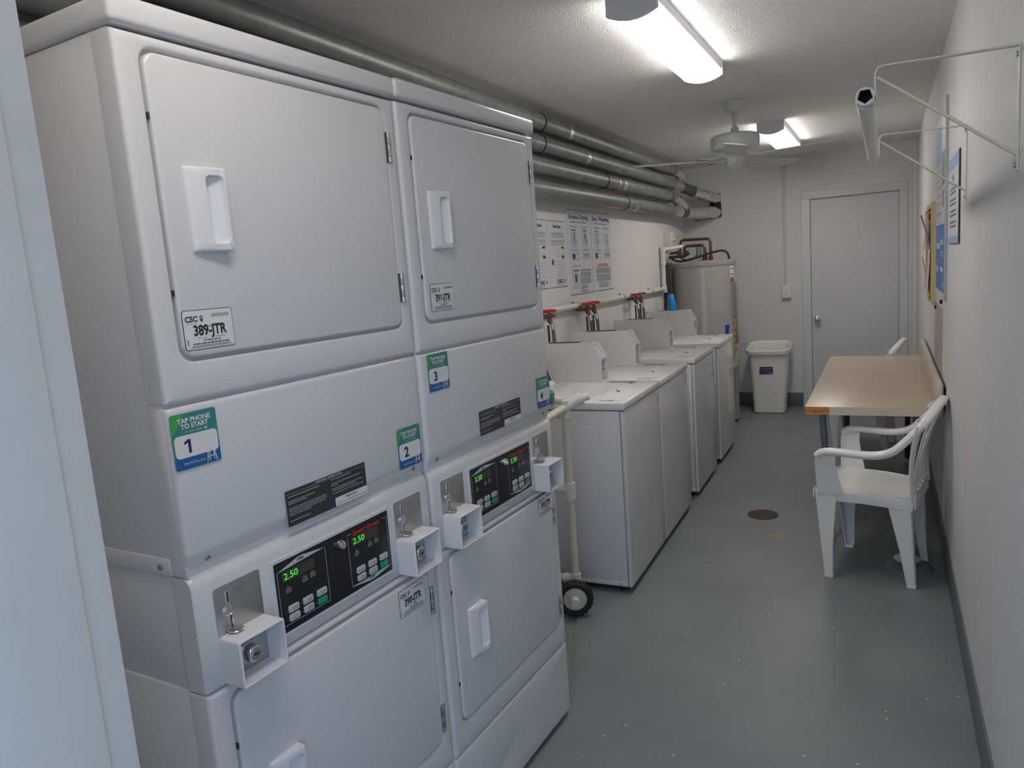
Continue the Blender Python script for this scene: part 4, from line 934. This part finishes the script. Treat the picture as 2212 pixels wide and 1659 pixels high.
def sign_big(b):
    W, H = .72, .88; K = b.M; b.M = K @ Matrix.Translation((-W, 0, 0))
    b.plate(0, W, 0, H, .003, 0, .008, SIGNW, .001); c = .0084
    b.line(.03, W-.01, .03, .33, c, SKYP); b.line(.02, W-.30, H-.22, .19, c, PALEB); b.line(W-.25, W-.06, H-.34, .16, c, mat('sage_print', (.20, .32, .26), .5)); b.line(W-.20, W-.10, .44, .08, c, mat('violet_print', (.22, .2, .5), .5))
    c2 = c+.0004
    for x_, z_, w_, h_, m_ in ((.10, .24, .25, .03, SIGNW), (.40, .26, .18, .025, SIGNW), (.42, .20, .16, .03, PALEB), (.10, .17, .22, .04, TEAL), (.38, .13, .2, .02, SIGNW), (.1, .12, .12, .03, SIGNW), (.12, .05, .2, .05, GREYINK), (.55, .05, .06, .03, SIGNW)): b.line(x_, x_+w_, z_, h_, c2, m_)
    for zz in (.62, .58, .54, .50, .46, .41): b.words(.04, W-.25, zz, .012, c, LGREY, pr_)
wall_thing(4.02, 1.245, 'laundry_sign', 'tall white and blue sign board on the right wall beside the cork board', 'sign', sign_big)
b = MB(); b.box(XR-.012, XR, 4.000, 4.018, 1.245, 2.17, LGREY, .002); tag(b.build('sign_rail'), 'thin upright grey strip along the near edge of the blue sign', 'rail')
t = thing('cork_board', 'pine-framed cork board with pinned papers on the right wall', 'notice board', (XR, 4.83, 1.18))
b = MB(FACE_NX); b.ring((-.66, 0, 0, .565), (-.63, -.03, .03, .535), .002, .002, 0, .026, WOODF, .002, .001); b.build('frame', t)
b = MB(FACE_NX); b.plate(-.632, -.028, .028, .537, .001, 0, .018, CORK); b.build('cork_panel', t)
def sheet(x0, x1, z0, z1, lift0, lift1, m, label):
    b = MB(FACE_NX @ Matrix.Translation((-4.83, 1.18, -XR))); n = 8; L_ = []
    for i in range(n+1):
        s_ = i/n; z = z1+(z0-z1)*s_; c_ = .027+lift0*(1-s_)**2+lift1*s_**2
        L_.append([(x0, z, c_), (x1, z, c_), (x1, z, c_+.001), (x0, z, c_+.001)])
    b.loft(L_, m, True, True); tag(b.build('pinned_paper'), label, 'paper', 'papers pinned to the cork board')
sheet(-.25, -.05, .24, .50, .045, .0, MAUVE, 'dark mauve paper curling off the top of the cork board')
sheet(-.24, -.04, .02, .47, .0, .018, PAPER, 'white paper hanging down the near side of the cork board')
sheet(-.50, -.28, .06, .26, .030, .012, PINK, 'pink paper low on the cork board')
sheet(-.52, -.30, .30, .53, .010, .020, PINK, 'pink paper high at the far side of the cork board')
b = MB(FACE_NX @ Matrix.Translation((-4.25, .86, -XR))); b.plate(-.60, 0, 0, .33, .003, 0, .004, mat('bare_patch', (.42, .38, .35), .6, noise=(10, .1)), .001)
tag(b.build('wall_panel'), 'greyish patch panel on the right wall under the cork board', 'panel')
b = MB(); b.tube([(XR, 4.30, 1.222), (XR-.012, 4.30, 1.222)], .010, BLACKM, 10); tag(b.build('wall_hook'), 'small black hook on the right wall below the blue sign', 'hook', )
b = MB(); b.tube([(XR, 4.72, 1.165), (XR-.012, 4.72, 1.165)], .010, BLACKM, 10); tag(b.build('wall_hook'), 'small black hook on the right wall under the corner of the cork board', 'hook')

def bracket(y, label):
    t = thing('rod_bracket', label, 'bracket', (XR, y, 1.66), group='cream metal brackets for the clothes rod')
    D = Matrix.Translation((-XR, -y, -1.66))
    b = MB(D); b.box(XR-.004, XR, y-.010, y+.010, 1.655, 1.915, BRACK, .0015)
    b.tube([(XR-.003, y, 1.668), (XR-.008, y, 1.668)], .006, HINGEM, 10); b.tube([(XR-.003, y, 1.895), (XR-.008, y, 1.895)], .006, HINGEM, 10); b.build('wall_plate', t)
    b = MB(D); b.sweep([(XR-.004, y, 1.912), (.10, y, 1.915), (-.005, y, 1.918), (-.017, y, 1.915), (-.022, y, 1.903), (-.022, y, 1.868), (-.020, y, 1.850), (-.028, y, 1.832), (-.042, y, 1.828), (-.056, y, 1.834), (-.062, y, 1.846)], (.016, .004), BRACK, (0, 1, 0)); b.build('arm', t)
    b = MB(D); b.sweep([(-.018, y, 1.895), (XR-.004, y, 1.690)], (.013, .007), BRACK, (0, 1, 0), .45); b.build('brace', t)
bracket(1.95, 'cream metal rod bracket nearest the camera on the right wall')
bracket(3.11, 'cream metal rod bracket farther along the right wall')
t = thing('clothes_rod', 'short white clothes rod held by two brackets on the right wall', 'rod', (-.042, 1.90, 1.850))
b = MB(Matrix.Rotation(-PI/2, 4, 'X')); n = 30
b.loft([[(r_*math.cos(k*2*PI/n), r_*math.sin(k*2*PI/n), z) for k in range(n)] for r_, z in ((.0165, .03), (.0165, 0), (.0195, 0), (.0195, 1.27))], RODM, False, True); b.build('tube', t)
b = MB(Matrix.Rotation(-PI/2, 4, 'X'))
def pent(k, r_): a_ = k*2*PI/40; q = ((a_ % (2*PI/5))-PI/5); rp = r_*math.cos(PI/5)/math.cos(q); return (rp*math.cos(a_+.3), rp*math.sin(a_+.3))
b.loft([[(.0175*math.cos(k*2*PI/40+.3), .0175*math.sin(k*2*PI/40+.3), .002) for k in range(40)], [(*pent(k, .0165), -.001) for k in range(40)], [(*pent(k, .0160), .004) for k in range(40)]], PVCW)
b.loft([[(*pent(k, .0160), .003) for k in range(40)], [(*pent(k, .0150), .06) for k in range(40)]], CAVITY, False, True); b.build('rod_end', t)
